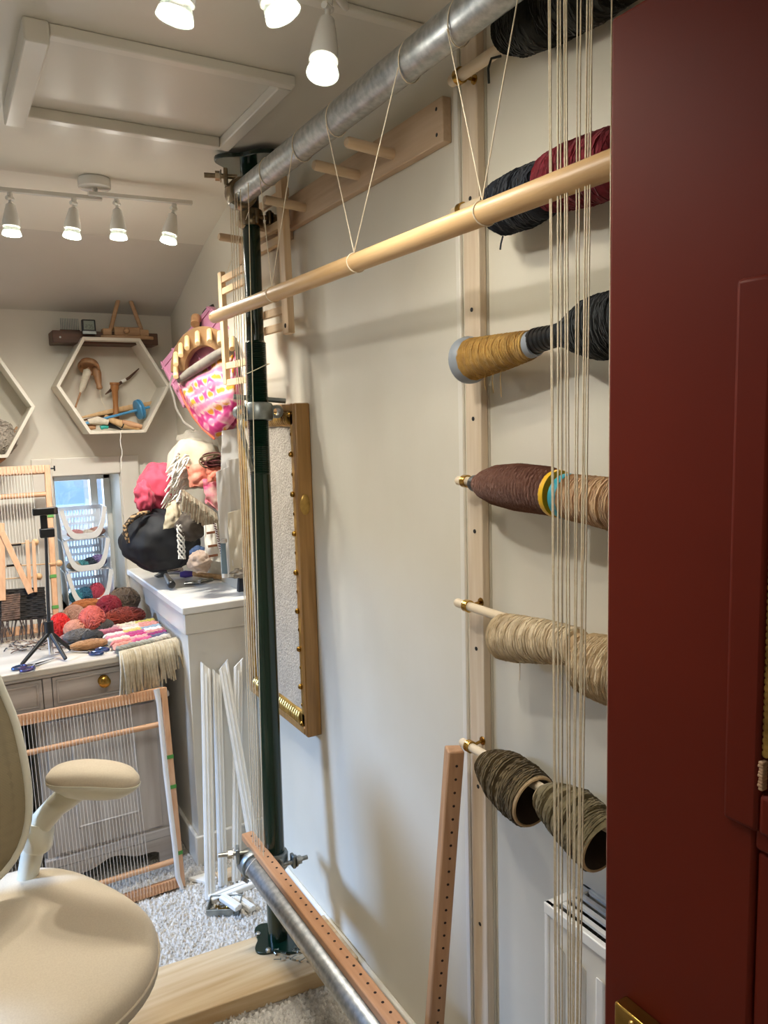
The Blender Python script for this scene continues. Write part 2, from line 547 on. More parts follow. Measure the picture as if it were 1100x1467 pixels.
# lower pipe
QX, QZ = .688, .276
qe = P(360, 1253, x=QX).y
pipe_lo = tag(MB().lathe((QX, qe, QZ), (QX, .67, QZ), [(0, R1 - .004), (0, R1), (qe - .67, R1), (qe - .67, R1 - .004)], 36, loop=True).build('steel_pipe', steel_m), 'galvanised steel pipe low near the floor under the drilled wooden strip', 'pipe')


def hexnut(mb, a, d, r, L):
    d = V(d).normalized()
    mb.lathe(V(a), V(a) + d, [(0, r), (L, r)], 6)


def coupler(name, label, pc, rp, lc, rl, mat, tilt):
    """clamp joining a pipe along y (centre pc) to the prop (centre lc)"""
    t = thing(name, label, 'clamp', pc)
    w_ = .046
    MB().lathe(pc + V((0, w_ / 2, 0)), pc - V((0, w_ / 2, 0)), [(0, rp + .0005), (0, rp + .007), (.006, rp + .010), (w_ - .006, rp + .010), (w_, rp + .007), (w_, rp + .0005)], 30, loop=True).build('pipe_jaw', mat, t)
    MB().lathe(lc - ax * w_ / 2, lc + ax * w_ / 2, [(0, rl + .0005), (0, rl + .007), (.006, rl + .010), (w_ - .006, rl + .010), (w_, rl + .007), (w_, rl + .0005)], 30, loop=True).build('prop_jaw', mat, t)
    # pipe-side lugs and bolt, standing to the left
    b = MB()
    d = V((-.90, .30, .02)).normalized()
    o = pc + V((-.008, .0, (rp + .012) * (1 if tilt > 0 else .85)))
    b.tube([o, o + d * .085], .0065, 12)
    hexnut(b, o + d * .045, d, .0125, .012)
    b.lathe(o + d * .041, o + d * .045, [(0, .016), (.003, .016)], 18)
    b.build('bolt', zinc_m if mat is cast_m else mat, t)
    MB().beam(o + d * .030 + V((0, 0, -.026)), o + d * .030 + V((0, 0, .018)), w_ * .7, .011, d).build('lug', mat, t, bevel=.003)
    b2 = pc + V((-rp * .8, -.014, -rp - .004))
    MB().lathe(b2, b2 + V((-.6, -.2, -.6)), [(0, .011), (.010, .011)], 6).build('nut', zinc_m, t)
    # prop-side bolt, standing to the right in front of the prop
    b = MB()
    o = lc + V((-.01, -rl - .012, 0))
    d = V((1, .02, -.02)).normalized()
    b.tube([o, o + d * .094], .0065, 12)
    hexnut(b, o + d * .062, d, .0125, .012)
    b.lathe(o + d * .056, o + d * .061, [(0, .017), (.004, .017)], 18)
    b.build('bolt', zinc_m if mat is cast_m else mat, t)
    for x0 in (.008, .046):
        MB().beam(o + V((x0, .004, 0)), o + V((x0 + .010, .004, 0)), .026, .038).build('lug', mat, t, bevel=.003)
    return t


coupler('pipe_clamp', 'brownish bolted steel clamp tying the overhead pipe to the green prop', V((PX, 2.008, PZ)), R1, pole_at(2.105), .0245, passiv_m, 1)
coupler('pipe_clamp', 'grey bolted steel clamp tying the low pipe to the foot of the green prop', V((QX, qe - .008, QZ)), R1, pole_at(.285), LO, cast_m, -1)

# plank under the prop
pl = MB()
e0, e1, e2, e3 = V((-.55, 2.105, 0)), V((.90, 1.985, 0)), V((.90, 1.765, 0)), V((-.55, 1.895, 0))
pl.prism([e3, e2, e1, e0], (0, 0, .05))
tag(pl.build('floor_plank', plank_m, bevel=.003), 'broad sanded pine plank on the carpet under the green prop', 'plank')
a, b = P(402, 1407, z=.012), P(462, 1384, z=.012)
t = thing('threaded_bolt', 'grey steel bolt lying on the carpet against the pine plank', 'bolt', a)
MB().tube([a + V((0, 0, .002)), b + V((0, 0, .002))], .010, 14).build('shank', cast_m, t)
d = (a - b).normalized()
MB().lathe(a + V((0, 0, .003)), a + d * .03 + V((0, 0, .003)), [(-.012, .015), (.008, .015)], 6).build('head', cast_m, t)
# debris of staples and screws by the base plate
rs = random.Random(5)
for i in range(16):
    g = P(rs.uniform(392, 442), rs.uniform(1362, 1380), z=.053)
    r = rs.uniform(0, pi)
    h = .008 + rs.random() * .012
    p0 = g + V((0, 0, .004 if i % 3 else .001))
    tg = thing('screw', 'small loose screw or staple on the plank beside the green base plate', 'screw', p0, 'loose screws by the green base plate')
    dv = V((math.cos(r), math.sin(r), rs.uniform(0, .5))).normalized()
    MB().tube([p0, p0 + dv * h], .0013, 6).build('shank', zinc_m, tg)
    MB().lathe(p0 - dv * .0015, p0 + dv, [(0, .0038), (.0015, .0036), (.003, .0014)], 8).build('head', zinc_m, tg)

# heddle bar hanging under the overhead pipe
ba, bb = P(306, 455, x=.722), P(872, 237, x=.722)
dv = (bb - ba).normalized()
Lb = (bb - ba).length + .06
hbar = thing('wooden_bar', 'long pale round wooden bar hung on cords below the overhead pipe', 'bar', ba)
MB().lathe(ba, bb, [(0, .011), (.006, .0165), (.02, .0175), (Lb - .006, .0175), (Lb, .014)], 26).build('bar_body', bar_m, hbar)
q = ba + dv * .022 + V((-.0172, 0, .002))
MB().lathe(q, q + V((-1, 0, 0)), [(0, .0022), (.0008, .002)], 10).build('peg_hole', hole_m, hbar)


def on_bar(px, py):
    g = P(px, py, x=.722)
    s_ = (g - ba).dot(dv)
    return ba + dv * s_


def on_pipe(px, py):
    y = P(px, py, x=PX).y
    return V((PX, y, PZ))


def loop_pts(c, r, axis, n=18, tilt=.25):
    axis = V(axis).normalized()
    u = axis.orthogonal().normalized()
    w_ = axis.cross(u)
    return [c + u * math.cos(2 * pi * i / n) * r + w_ * math.sin(2 * pi * i / n) * r + axis * (tilt * r * math.sin(2 * pi * i / n)) for i in range(n)]


cords = [(((510, 372)), [(484, 200), (588, 72)], 'cream cord in a V from the overhead pipe to the middle of the hung bar'),
         (((694, 300)), [(660, 62), (770, -20)], 'cream V-shaped cord from the overhead pipe to the near half of the hung bar'),
         (((392, 425)), [(434, 205), (386, 250)], 'thin cream cord from the overhead pipe to the far end of the hung bar')]
for bp, tops, lab in cords:
    c = on_bar(*bp)
    t = thing('support_string', lab, 'cord', c)
    MB().tube(loop_pts(c, .0188, dv), .0011, 6, closed=True).build('bar_loop', thread_m, t)
    for tp in tops:
        g = on_pipe(*tp)
        MB().tube(loop_pts(g, R1 + .0012, (0, 1, 0), tilt=.5), .0011, 6, closed=True).build('pipe_loop', thread_m, t)
        MB().tube([g + V((-R1 * .86, 0, -R1 * .5)), c + V((-.004, 0, .0185))], .00105, 6).build('strand', thread_m, t)

# drilled wooden strip on the low pipe
sy = P(352, 1206, x=.70).y
st = thing('drilled_wooden_strip', 'reddish wooden strip with a row of small holes lying along the low pipe', 'strip', (.704, sy, .306))
MB().box((.688, .675, QZ + R1), (.724, sy, QZ + R1 + .022)).build('strip', cherry_y, st, bevel=.003)
ho_ = MB()
y = sy - .03
while y > .75:
    ho_.lathe((.709, y, QZ + R1 + .0218), (.709, y, 1), [(0, .0034), (.0006, .0034)], 10)
    y -= .032
tag(ho_.build('drilled_holes', hole_m, st), kind='stuff')
c = V((QX, P(365, 1262, x=QX).y, QZ))
tag(MB().tube(loop_pts(c, R1 + .0014, (0, 1, 0), tilt=.8), .0012, 6, closed=True).build('tied_cord', whitecord_m), 'white cord tied round the far end of the low pipe', 'cord')

ORD = ['first', 'second', 'third', 'fourth', 'fifth', 'sixth', 'seventh', 'eighth', 'ninth', 'tenth', 'eleventh']
# warp threads, near bundle
near = [(785.5, 794.5), (788, 797), (799, 801), (802.5, 805), (808, 814), (811, 816.5), (827, 820), (832, 822.5), (841, 826), (845, 828.5), (848, 831)]
for i, (x0, x1) in enumerate(near):
    g0, g1 = P(x0, 0, x=.722), P(x1, 1440, x=.690)
    z1_ = QZ + R1
    d = (g1 - g0)
    top = g0 + d * ((2.13 - g0.z) / d.z)
    bot = g0 + d * ((z1_ + .02 - g0.z) / d.z)
    mid = lerp(top, bot, .5) + V((0, .0006 * ((i * 7) % 5 - 2), 0))
    tag(MB().tube([top, mid, bot], .00095 + .0002 * (i % 3), 6).build('warp_thread', thread_m), '%s from the left of the cream warp threads beside the dark red door' % ORD[i], 'thread', 'warp threads hanging beside the door')
far = [(331, 362), (334, 365), (338, 367), (341, 369), (346, 372), (357, 377)]
for i, (x0, x1) in enumerate(far):
    g0, g1 = P(x0, 330, x=.722), P(x1, 1204, x=.700)
    d = g1 - g0
    top = g0 + d * ((2.125 - g0.z) / d.z)
    bot = g0 + d * ((QZ + R1 + .022 - g0.z) / d.z)
    tag(MB().tube([top, lerp(top, bot, .5) + V((0, .002 * (i % 3 - 1), 0)), bot], .0011, 6).build('warp_thread', thread_m), '%s from the left of the cream warp threads along the green prop' % ORD[i], 'thread', 'warp threads hanging along the green prop')
g0, g1 = P(876, 25, x=.705), P(868, 1467, x=.70)
d = g1 - g0
tag(MB().tube([g0 + d * ((2.13 - g0.z) / d.z), g0, lerp(g0, g1, .5), g0 + d * ((QZ + .03 - g0.z) / d.z)], .001, 6).build('warp_thread', thread_m), 'single cream warp thread running close along the edge of the red door', 'thread')
# cord hung on the prop
a = pole_at(P(362, 530, x=.79).z)
tag(MB().tube([a + V((-.036, -.012, -.012)), a + V((-.012, -.034, .0)), a + V((.018, -.032, .014)), a + V((.036, -.010, .018)), a + V((.033, .014, .012)), a + V((.0, .035, .0)), a + V((-.034, .012, -.01))], .0011, 6, closed=True).build('tied_cord', thread_m), 'thin cord looped round the thread of the green prop', 'cord')

# ================================================================== RED DOOR
DX0, DX1, DY = .657, .694, .626
DT = P(880, 24, x=DX0).z
dr = tag(thing('red_door', 'dark red painted panelled door standing open at the right edge', 'door', (.675, .2, 0)), kind=None)
D0 = YB + .03
yi = P(1079, 1250, x=DX0).y
yo = P(1043, 800, x=DX0 - .006).y          # inner edge of the stile
yp = P(1097, 800, x=DX0 - .006).y          # edge of the opening
zt_, zb_ = P(1044, 403, x=DX0).z, P(1036, 1167, x=DX0).z
zo0, zo1 = P(1097, 1135, x=DX0 - .006).z, zt_ - .045
body = MB()
body.box((DX0, yi, .01), (DX1, DY, DT)).box((DX0, D0, .01), (DX1, D0 + .11, DT))
body.box((DX0, D0 + .11, zt_), (DX1, yi, DT)).box((DX0, D0 + .11, zb_ - .02), (DX1, yi, zb_ + .03))
body.box((DX0, D0 + .11, .01), (DX1, yi, .2))
body.build('stiles_and_rails', red_m, dr, bevel=.004)
mo = MB()
e = .006
mo.box((DX0 - e, yp, zb_), (DX1 - .004, yo, zt_)).box((DX0 - e, D0 + .112, zb_), (DX1 - .004, yp, zo0 - .004)).box((DX0 - e, D0 + .112, zo1), (DX1 - .004, yp, zt_)).box((DX0 - e, D0 + .112, zo0), (DX1 - .004, D0 + .15, zo1))
mo.build('glazing_surround', red_m, dr, bevel=.005)
ch = MB()
for i in range(9):
    z = zo0 - .001 + i * .0032
    ch.box((DX0 - e - .0004, yp - .004, z), (DX0 + .002, yp + .0006 * (1 + (i * 5) % 3), z + .0032))
ch.build('chipped_edge', rawwood_m, dr, bevel=.001)
bd = MB()
for i in range(60):
    z = zo0 + .035 + i * (zo1 - zo0 - .05) / 60
    bd.blob((DX0 - .001, yp - .003, z), (.003, .004, .0045), 6, 5)
tag(bd.build('gilt_beading', gold_m, dr), kind='stuff')
MB().box((.674, D0 + .14, zo0 - .01), (.678, yp + .004, zo1 + .01)).build('pane', M('amber_obscured_glass', '#8a7a5c', .3, trans=.4, bump=.6, bscale=90), dr)
MB().box((.668, D0 + .1, .19), (.684, yi + .004, zb_ - .01)).build('lower_panel', red_m, dr)
mo2 = MB()
for y0, y1, z0, z1 in ((yi - .022, yi - .001, .2, zb_ - .021), (D0 + .112, D0 + .136, .2, zb_ - .021), (D0 + .137, yi - .023, zb_ - .044, zb_ - .021), (D0 + .137, yi - .023, .202, .226)):
    mo2.box((DX0 + .003, y0, z0), (DX0 + .014, y1, z1))
mo2.build('panel_moulding', red_m, dr, bevel=.005)
ya, yb_, za, zb2 = P(897, 1425, x=DX0).y, P(949, 1450, x=DX0).y, P(897, 1425, x=DX0).z, .66
lk = MB().box((DX0 - .020, yb_, zb2), (DX0, ya, za)).build('lock_case', brass_m, dr, bevel=.002)
MB().lathe((DX0 - .020, (ya + yb_) / 2, za - .01), (DX0 - .03, (ya + yb_) / 2, za - .01), [(0, .004), (.002, .003)], 10).build('screw', gold_m, lk)

# ================================================================== RIGHT WALL: YARN RACK
RX = .867
bt = thing('wooden_batten', 'pale pine batten screwed upright to the wall carrying brass rod rings', 'batten', (.908, 1.2, 0))
MB().box((.902, 1.181, .004), (XR - .0005, 1.229, 2.27)).build('batten', paleb_z, bt, bevel=.002)
for py in (282, 443, 600, 761, 928, 1123, 1316):
    g = P(679, py, x=.902)
    g.y = 1.205
    MB().lathe(g, g + V((-1, 0, 0)), [(0, .0042), (.0008, .0042), (.0009, .002)], 12).build('screw', blacks_m, bt)
rods = [(660, 108), (657, 302), (652, 500), (652, 688), (648, 861), (652, 1057)]
words = ['topmost', 'second highest', 'third highest', 'fourth highest', 'fifth highest', 'lowest']
hold = ['with the black skein', 'with navy and crimson skeins', 'with a golden and a charcoal cone', 'with brown and beige cones', 'with two cream cones', 'with two olive cones']
rod_axis = []
for i, (px, py) in enumerate(rods):
    g = P(px, py, x=RX)
    z = g.z
    y0 = 1.212 if i != 4 else 1.222
    z1 = z
    rod_axis.append(z)
    r = .0088 if i else .0105
    tag(MB().lathe((RX, y0, z), (RX, .18, z), [(0, r * .75), (.004, r), (y0 - .18, r)], 18).build('wooden_rod', dowel_m), '%s wooden rod on the wall batten, %s' % (words[i], hold[i]), 'rod', 'rods on the yarn rack')
    rg = MB()
    rg.lathe((RX, 1.178, z), (RX, 1.190, z), [(0, r + .0006), (0, r + .0034), (.012, r + .0034), (.012, r + .0006)], 26, loop=True)
    rg.tube([(RX + r + .002, 1.184, z), (.889, 1.187, z + .001), (.902, 1.188, z + .002)], .0032, 8)
    rg.lathe((.902, 1.188, z + .002), (.898, 1.188, z + .002), [(0, .009), (.002, .008)], 14)
    rg.build('rod_ring', brass_m, bt)


def depth(p):
    return (p - V((0, 0, EYE))).dot(_f)


def stations(st, x=.864, rz=1.0):
    out = []
    for px, py, rp in st:
        g = P(px, py, x=x)
        out.append((g, rp * depth(g) / 1100 * rz))
    return out


def interp(st, t):
    Ls = [0]
    for a, b in zip(st, st[1:]):
        Ls.append(Ls[-1] + (b[0] - a[0]).length)
    d = t * Ls[-1]
    for i in range(len(st) - 1):
        if d <= Ls[i + 1] or i == len(st) - 2:
            u = (d - Ls[i]) / max(Ls[i + 1] - Ls[i], 1e-9)
            return lerp(st[i][0], st[i + 1][0], u), st[i][1] + (st[i + 1][1] - st[i][1]) * u


def wound(name, st, mat, parent=None, turns=7, passes=30, rs=.0011, seed=1, t0=0.0, t1=1.0, body=True, loose=.0015, per=15, cap=True):
    rnd = random.Random(seed)
    b = MB()
    if body:
        k = 14
        pts = [interp(st, t0 + (t1 - t0) * i / k) for i in range(k + 1)]
        b.tube([p[0] for p in pts], [p[1] * .975 for p in pts], 26, cap=cap)
    d = (st[-1][0] - st[0][0]).normalized()
    u = d.orthogonal().normalized()
    w_ = d.cross(u)
    pts, a = [], 0
    n = int(turns * per)
    for p in range(passes):
        ph = rnd.uniform(0, .012)
        e = rnd.uniform(0, loose)
        ka = 2 * pi / per * (1 + rnd.uniform(-.04, .04))
        for i in range(n):
            t = i / n
            t = t if p % 2 == 0 else 1 - t
            c, r = interp(st, t0 + (t1 - t0) * min(1, max(0, t * .985 + ph)))
            a += ka
            pts.append(c + (u * math.cos(a) + w_ * math.sin(a)) * (r + e))
    b.tube(pts, rs, 3)
    return b.build(name, mat, parent, ang=70)


def yarn_m(name, c1, c2, scale=60):
    return M(name, c1, .9, col2=c2, scale=scale, sheen=.15, bump=.25, bscale=500)


G = 'yarn on the wall rods'


def ythings(name, label, st):
    return thing(name, label, 'yarn', st[0][0], G)


def hole_end(st_end, d, r_out, r_in, L, mat, t, nm='cone_core'):
    """hollow cardboard core seen at an open end"""
    MB().lathe(st_end, st_end + d, [(-L, r_in * .6), (-L, r_in * .7), (0, r_in), (.003, r_in + .0015), (.003, r_in - .001), (-L + .004, r_in * .58)], 28, loop=True).build(nm, mat, t)


card_m = M('cardboard_core', '#c3a67e', .8, col2='#b2946b', scale=40)
# topmost: black-olive skein
s1 = stations([(714, 52, 10), (724, 48, 26), (745, 38, 39), (790, 14, 45), (850, -22, 50), (900, -52, 46)])
t = ythings('yarn_skein', 'big blackish yarn skein on the topmost rod', s1)
wound('yarn', s1, yarn_m('black_yarn', '#16160f', '#25241a'), t, turns=4, passes=50, rs=.0011, seed=2)
g = s1[1][0] + V((.0, .012, -.03))
MB().tube([g, g + V((-.006, .018, .002)), g + V((-.008, .024, -.012)), g + V((-.007, .024, -.035))], .0022, 6).build('loose_end', yarn_m('black_yarn_end', '#16160f', '#25241a'), t)
# navy and crimson
s2 = stations([(702, 303, 14), (708, 302, 26), (720, 298, 36), (750, 285, 40), (780, 270, 38), (788, 266, 26)])
t = ythings('yarn_skein', 'dark navy yarn skein behind the hung wooden bar', s2)
wound('yarn', s2, yarn_m('navy_yarn', '#171b24', '#252b37'), t, turns=3, passes=40, rs=.0018, seed=3, loose=.002)
g = s2[2][0] + V((0, 0, -.046))
MB().tube([g, g + V((-.002, .003, -.012)), g + V((-.003, .004, -.022))], .0016, 5).build('loose_end', yarn_m('navy_yarn_end', '#171b24', '#252b37'), t)
s3 = stations([(784, 268, 30), (792, 262, 39), (820, 252, 44), (850, 243, 46), (885, 230, 46), (905, 222, 40)])
t = ythings('yarn_skein', 'crimson red yarn skein beside the navy one', s3)
wound('yarn', s3, yarn_m('crimson_yarn', '#6e1322', '#87202f'), t, turns=3, passes=40, rs=.0018, seed=4, loose=.002)
# golden cone with grey ends, then black-necked charcoal cone
s4 = stations([(672, 516, 29), (680, 514, 28.5), (722, 504, 24.5), (764, 493, 19)])
t = ythings('yarn_cone', 'golden yellow yarn cone on a grey perforated tube', s4)
grey_m = M('grey_plastic_tube', '#8e949b', .4)
dv4 = (s4[-1][0] - s4[0][0]).normalized()
MB().lathe(s4[0][0], s4[-1][0], [(-.006, s4[0][1] * .55), (-.006, s4[0][1] * 1.15), (.004, s4[0][1] * 1.16), (.012, s4[0][1] * 1.03), (.020, s4[0][1] * .9), (.02, s4[0][1] * .55)], 30, loop=True).build('tube_flange', grey_m, t)
e = s4[-1][0]
MB().lathe(e - dv4 * .006, e + dv4, [(0, s4[-1][1] * .8), (0, s4[-1][1] * 1.03), (.012, s4[-1][1] * .95), (.012, s4[-1][1] * .8)], 28, loop=True).build('tube_end', grey_m, t)
wound('yarn', s4, yarn_m('gold_yarn', '#c49c52', '#a98343'), t, turns=9, passes=26, rs=.0010, seed=5, t0=.06, t1=.96)
for k in range(3):
    g, r = interp(s4, .35 + .12 * k)
    g = g + V((-.3 * r, 0, -r * .94))
    tag(MB().tube([g, g + V((-.002, .001, -.018)), g + V((.001, .002, -.03 - .01 * k))], .0006, 5).build('loose_end', yarn_m('gold_yarn_end%d' % k, '#a8823f', '#8f6c31'), t))
s5 = stations([(764, 489, 17.5), (772, 487, 17.5), (800, 480, 15.5), (806, 479, 16), (827, 475, 30), (846, 471, 41), (862, 469, 46), (890, 462, 46), (915, 456, 40)])
t = ythings('yarn_cone', 'charcoal grey yarn cone with a black ribbed plastic neck', s5)
wound('yarn', s5, yarn_m('charcoal_yarn', '#2b2d2e', '#3d4041'), t, turns=7, passes=40, rs=.0010, seed=6, t0=.26, t1=1.0)
pts = [interp(s5, i / 40 * .3) for i in range(41)]
MB().tube([p[0] for p in pts], [p[1] * (1.05 if (i // 3) % 2 else .97) for i, p in enumerate(pts)], 26).build('neck', black_m, t)
# brown cone with black tip, yellow ring; beige cone with teal ring
s6 = stations([(684, 693, 12), (694, 694, 20), (712, 695, 28.5), (743, 698, 34), (784, 703, 34.5), (797, 707, 33)])
t = ythings('yarn_cone', 'reddish brown yarn cone with a black tip and yellow base', s6)
wound('yarn', s6, yarn_m('brown_yarn', '#825c4d', '#946c5b', 90), t, turns=26, passes=26, rs=.00065, seed=7, loose=.0005)
d6 = (s6[-1][0] - s6[0][0]).normalized()
MB().lathe(s6[0][0] - d6 * .014, s6[0][0] + d6, [(0, .0105), (0, .014), (.004, .0155), (.018, .017), (.018, .0105)], 24, loop=True).build('tip', black_m, t)
MB().lathe(s6[-1][0], s6[-1][0] + d6, [(-.004, .02), (-.004, s6[-1][1] * 1.0), (.002, s6[-1][1] * 1.05), (.008, s6[-1][1] * 1.02), (.008, .02)], 30, loop=True).build('base', M('yellow_plastic', '#e2b21c', .35), t)
s7 = stations([(809, 711, 31), (822, 713, 32), (850, 717, 34), (880, 723, 37), (910, 728, 30)])
t = ythings('yarn_cone', 'beige yarn cone with a teal end beside the brown one', s7)
wound('yarn', s7, yarn_m('beige_yarn', '#cfae86', '#b08d6b'), t, turns=8, passes=32, rs=.0011, seed=8, t0=.08, t1=1)
MB().lathe(s7[0][0], s7[0][0] + d6, [(-.003, .018), (-.003, s7[0][1] * 1.0), (.003, s7[0][1] * 1.07), (.016, s7[0][1] * 1.06), (.016, .018)], 30, loop=True).build('end_ring', M('teal_plastic', '#1b8a9c', .35), t)
# cream cones
s8 = stations([(718, 910, 26), (722, 912, 32), (740, 915, 33), (780, 919, 30.5), (828, 926, 26)])
t = ythings('yarn_cone', 'cream natural yarn cone hanging by itself left of the warp threads', s8)
wound('yarn', s8, yarn_m('cream_yarn', '#e0cdab', '#c3ad8a'), t, turns=8, passes=30, rs=.0011, seed=9)
d8 = (s8[-1][0] - s8[0][0]).normalized()
MB().lathe(s8[-1][0], s8[-1][0] + d8, [(-.02, .014), (-.02, s8[-1][1] * .9), (.004, s8[-1][1] * .72), (.010, s8[-1][1] * .66), (.010, .014)], 28, loop=True).build('cone_core', card_m, t)
g, r = interp(s8, .38)
g = g + V((-r * .5, 0, -r * .86))
MB().tube([g + V((-.005, 0, .045)), g + V((-.008, 0, .02)), g, g + V((.001, .001, -.02)), g + V((.0, .001, -.036))], .0008, 5).build('loose_end', thread_m, t)
s9 = stations([(836, 947, 33), (842, 950, 42), (860, 956, 46), (890, 966, 48), (915, 974, 40)])
t = ythings('yarn_cone', 'second cream yarn cone, half hidden by the red door', s9)
wound('yarn', s9, yarn_m('cream_yarn_b', '#e2cfae', '#c6b08d'), t, turns=6, passes=34, rs=.0011, seed=10)
# olive cones
s10 = stations([(694, 1093, 17), (706, 1100, 27), (722, 1112, 37), (745, 1132, 41), (764, 1148, 40)])
t = ythings('yarn_cone', 'dark olive brown yarn cone with an open near end on the lowest rod', s10)
wound('yarn', s10, yarn_m('olive_yarn', '#57472b', '#6f5d3c'), t, turns=5, passes=36, rs=.0013, seed=11, cap=False)
d10 = (s10[-1][0] - s10[0][0]).normalized()
MB().lathe(s10[-1][0], s10[-1][0] + d10, [(0, s10[-1][1] * .985), (.004, s10[-1][1] * .96), (.0055, s10[-1][1] * .91), (.0035, s10[-1][1] * .865)], 30, cap=False).build('cone_core', card_m, t)
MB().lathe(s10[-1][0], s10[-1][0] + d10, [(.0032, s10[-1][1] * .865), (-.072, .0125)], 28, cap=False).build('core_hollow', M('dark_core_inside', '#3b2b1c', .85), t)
MB().lathe(s10[0][0] - d10 * .006, s10[0][0] + d10, [(0, .0105), (0, .019), (.012, .021), (.012, .0105)], 22, loop=True).build('core_tip', card_m, t)
s11 = stations([(778, 1141, 18), (790, 1147, 28), (819, 1167, 40), (842, 1190, 43), (862, 1212, 42)])
t = ythings('yarn_cone', 'greyish green yarn cone on the lowest rod beside the red door', s11)
wound('yarn', s11, yarn_m('grey_green_yarn', '#847654', '#6a5d3e'), t, turns=5, passes=36, rs=.0013, seed=12, cap=False)
d11 = (s11[-1][0] - s11[0][0]).normalized()
MB().lathe(s11[-1][0], s11[-1][0] + d11, [(0, s11[-1][1] * .985), (.004, s11[-1][1] * .96), (.0055, s11[-1][1] * .91), (.0035, s11[-1][1] * .865)], 30, cap=False).build('cone_core', card_m, t)
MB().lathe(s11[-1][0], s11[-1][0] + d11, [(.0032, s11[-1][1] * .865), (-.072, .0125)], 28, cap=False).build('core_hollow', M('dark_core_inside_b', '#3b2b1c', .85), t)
MB().lathe(s11[0][0] - d11 * .006, s11[0][0] + d11, [(0, .0105), (0, .019), (.012, .021), (.012, .0105)], 22, loop=True).build('core_tip', card_m, t)
# long navy tail by the batten
a = P(697, 335, x=.925)
tag(MB().tube([V((.925, a.y, a.z)), V((.928, a.y, a.z - .06)), V((.927, a.y - .001, a.z - .12)), V((.929, a.y, P(699, 450, x=.925).z))], [.0012, .0014, .0018, .0024], 6).build('yarn_tail', yarn_m('navy_tail', '#1b1f28', '#252b37')), 'thin navy yarn tail hanging down just right of the batten', 'yarn')

# leaning drilled strip
ta, tb = V((.853, 1.262, .868)), V((.800, 1.285, .003))
q0, q1 = P(651, 1072, x=.856), P(622, 1467, x=.815)
d = (q1 - q0)
tb = q0 + d * ((.006 - q0.z) / d.z)
ls = thing('drilled_wooden_strip', 'reddish drilled wooden strip leaning upright against the yarn rack batten', 'strip', tb)
dl = (q0 - tb).normalized()
upv = V((-.80, -.60, 0))
upv = (upv - dl * upv.dot(dl)).normalized()
sd = dl.cross(upv)
MB().beam(tb, q0, .034, .034, (-.94, .34, 0)).build('strip', cherry_z, ls, bevel=.0035)
u2 = V((-.94, .34, 0))
u2 = (u2 - dl * u2.dot(dl)).normalized()
nrm = dl.cross(u2)
if nrm.y > 0: nrm = -nrm
h_ = MB()
s_ = .03
while s_ < (q0 - tb).length:
    g = q0 - dl * s_ + nrm * .0168 - u2 * .002
    h_.lathe(g, g + nrm, [(0, .0028), (.0006, .0028)], 10)
    s_ += .0285
tag(h_.build('drilled_holes', hole_m, ls), kind='stuff')

# ------------------------------------------------------------------ radiator
rx0, ry1, rz1 = .832, P(779, 1291, x=.832).y, P(779, 1291, x=.832).z
rad = thing('radiator', 'white panel radiator with a slotted top on the wall by the red door', 'radiator', (.88, .5, .12))
ry0, rz0 = .10, .14
MB().box((rx0 + .004, ry0, rz0), (rx0 + .016, ry1 - .004, rz1 - .018)).box((.912, ry0, rz0), (.924, ry1 - .004, rz1 - .018)).build('panels', white_m, rad, bevel=.004)
MB().box((rx0, ry1 - .010, rz0 + .01), (.926, ry1, rz1 - .006)).build('side_cover', trimw_m, rad, bevel=.003)
rb = MB()
y = ry1 - .035
while y > ry0 + .03:
    rb.prism([(rx0 + .005, y + .014, rz0 + .03), (rx0 - .004, y + .008, rz0 + .045), (rx0 - .004, y - .008, rz0 + .045), (rx0 + .005, y - .014, rz0 + .03)], (0, 0, rz1 - rz0 - .10))
    y -= .048
tag(rb.build('ribs', trimw_m, rad, bevel=.003), kind='stuff')
fr = MB()
fr.box((rx0 - .001, ry0, rz1 - .020), (rx0 + .010, ry1, rz1)).box((.918, ry0, rz1 - .020), (.927, ry1, rz1)).box((rx0, ry1 - .020, rz1 - .016), (.926, ry1, rz1))
fr.build('top_frame', trimw_m, rad, bevel=.002)
for k in range(4):
    x = rx0 + .010 + .0205 * (k + .6)
    MB().box((x, ry0, rz1 - .006), (x + .009, ry1 - .018, rz1 - .001)).build('grille_bar', trimw_m, rad)
y = ry1 - .19
while y > ry0:
    MB().box((rx0 + .008, y, rz1 - .007), (.92, y + .008, rz1 - .002)).build('grille_crossbar', trimw_m, rad)
    y -= .05 if (int(y * 100) % 2) else .16
fn = MB()
for k in range(70):
    y = ry1 - .02 - k * .0102
    if y > ry0: fn.box((rx0 + .018, y, rz0 + .05), (.910, y + .0012, rz1 - .03))
tag(fn.build('convector_fins', M('radiator_inside', '#55524c', .7), rad), kind='stuff')
MB().box((.91, .3, rz0 + .1), (XN + .002, .34, rz1 - .1)).box((.91, .78, rz0 + .1), (XN + .002, .82, rz1 - .1)).build('wall_bracket', white_m, rad)

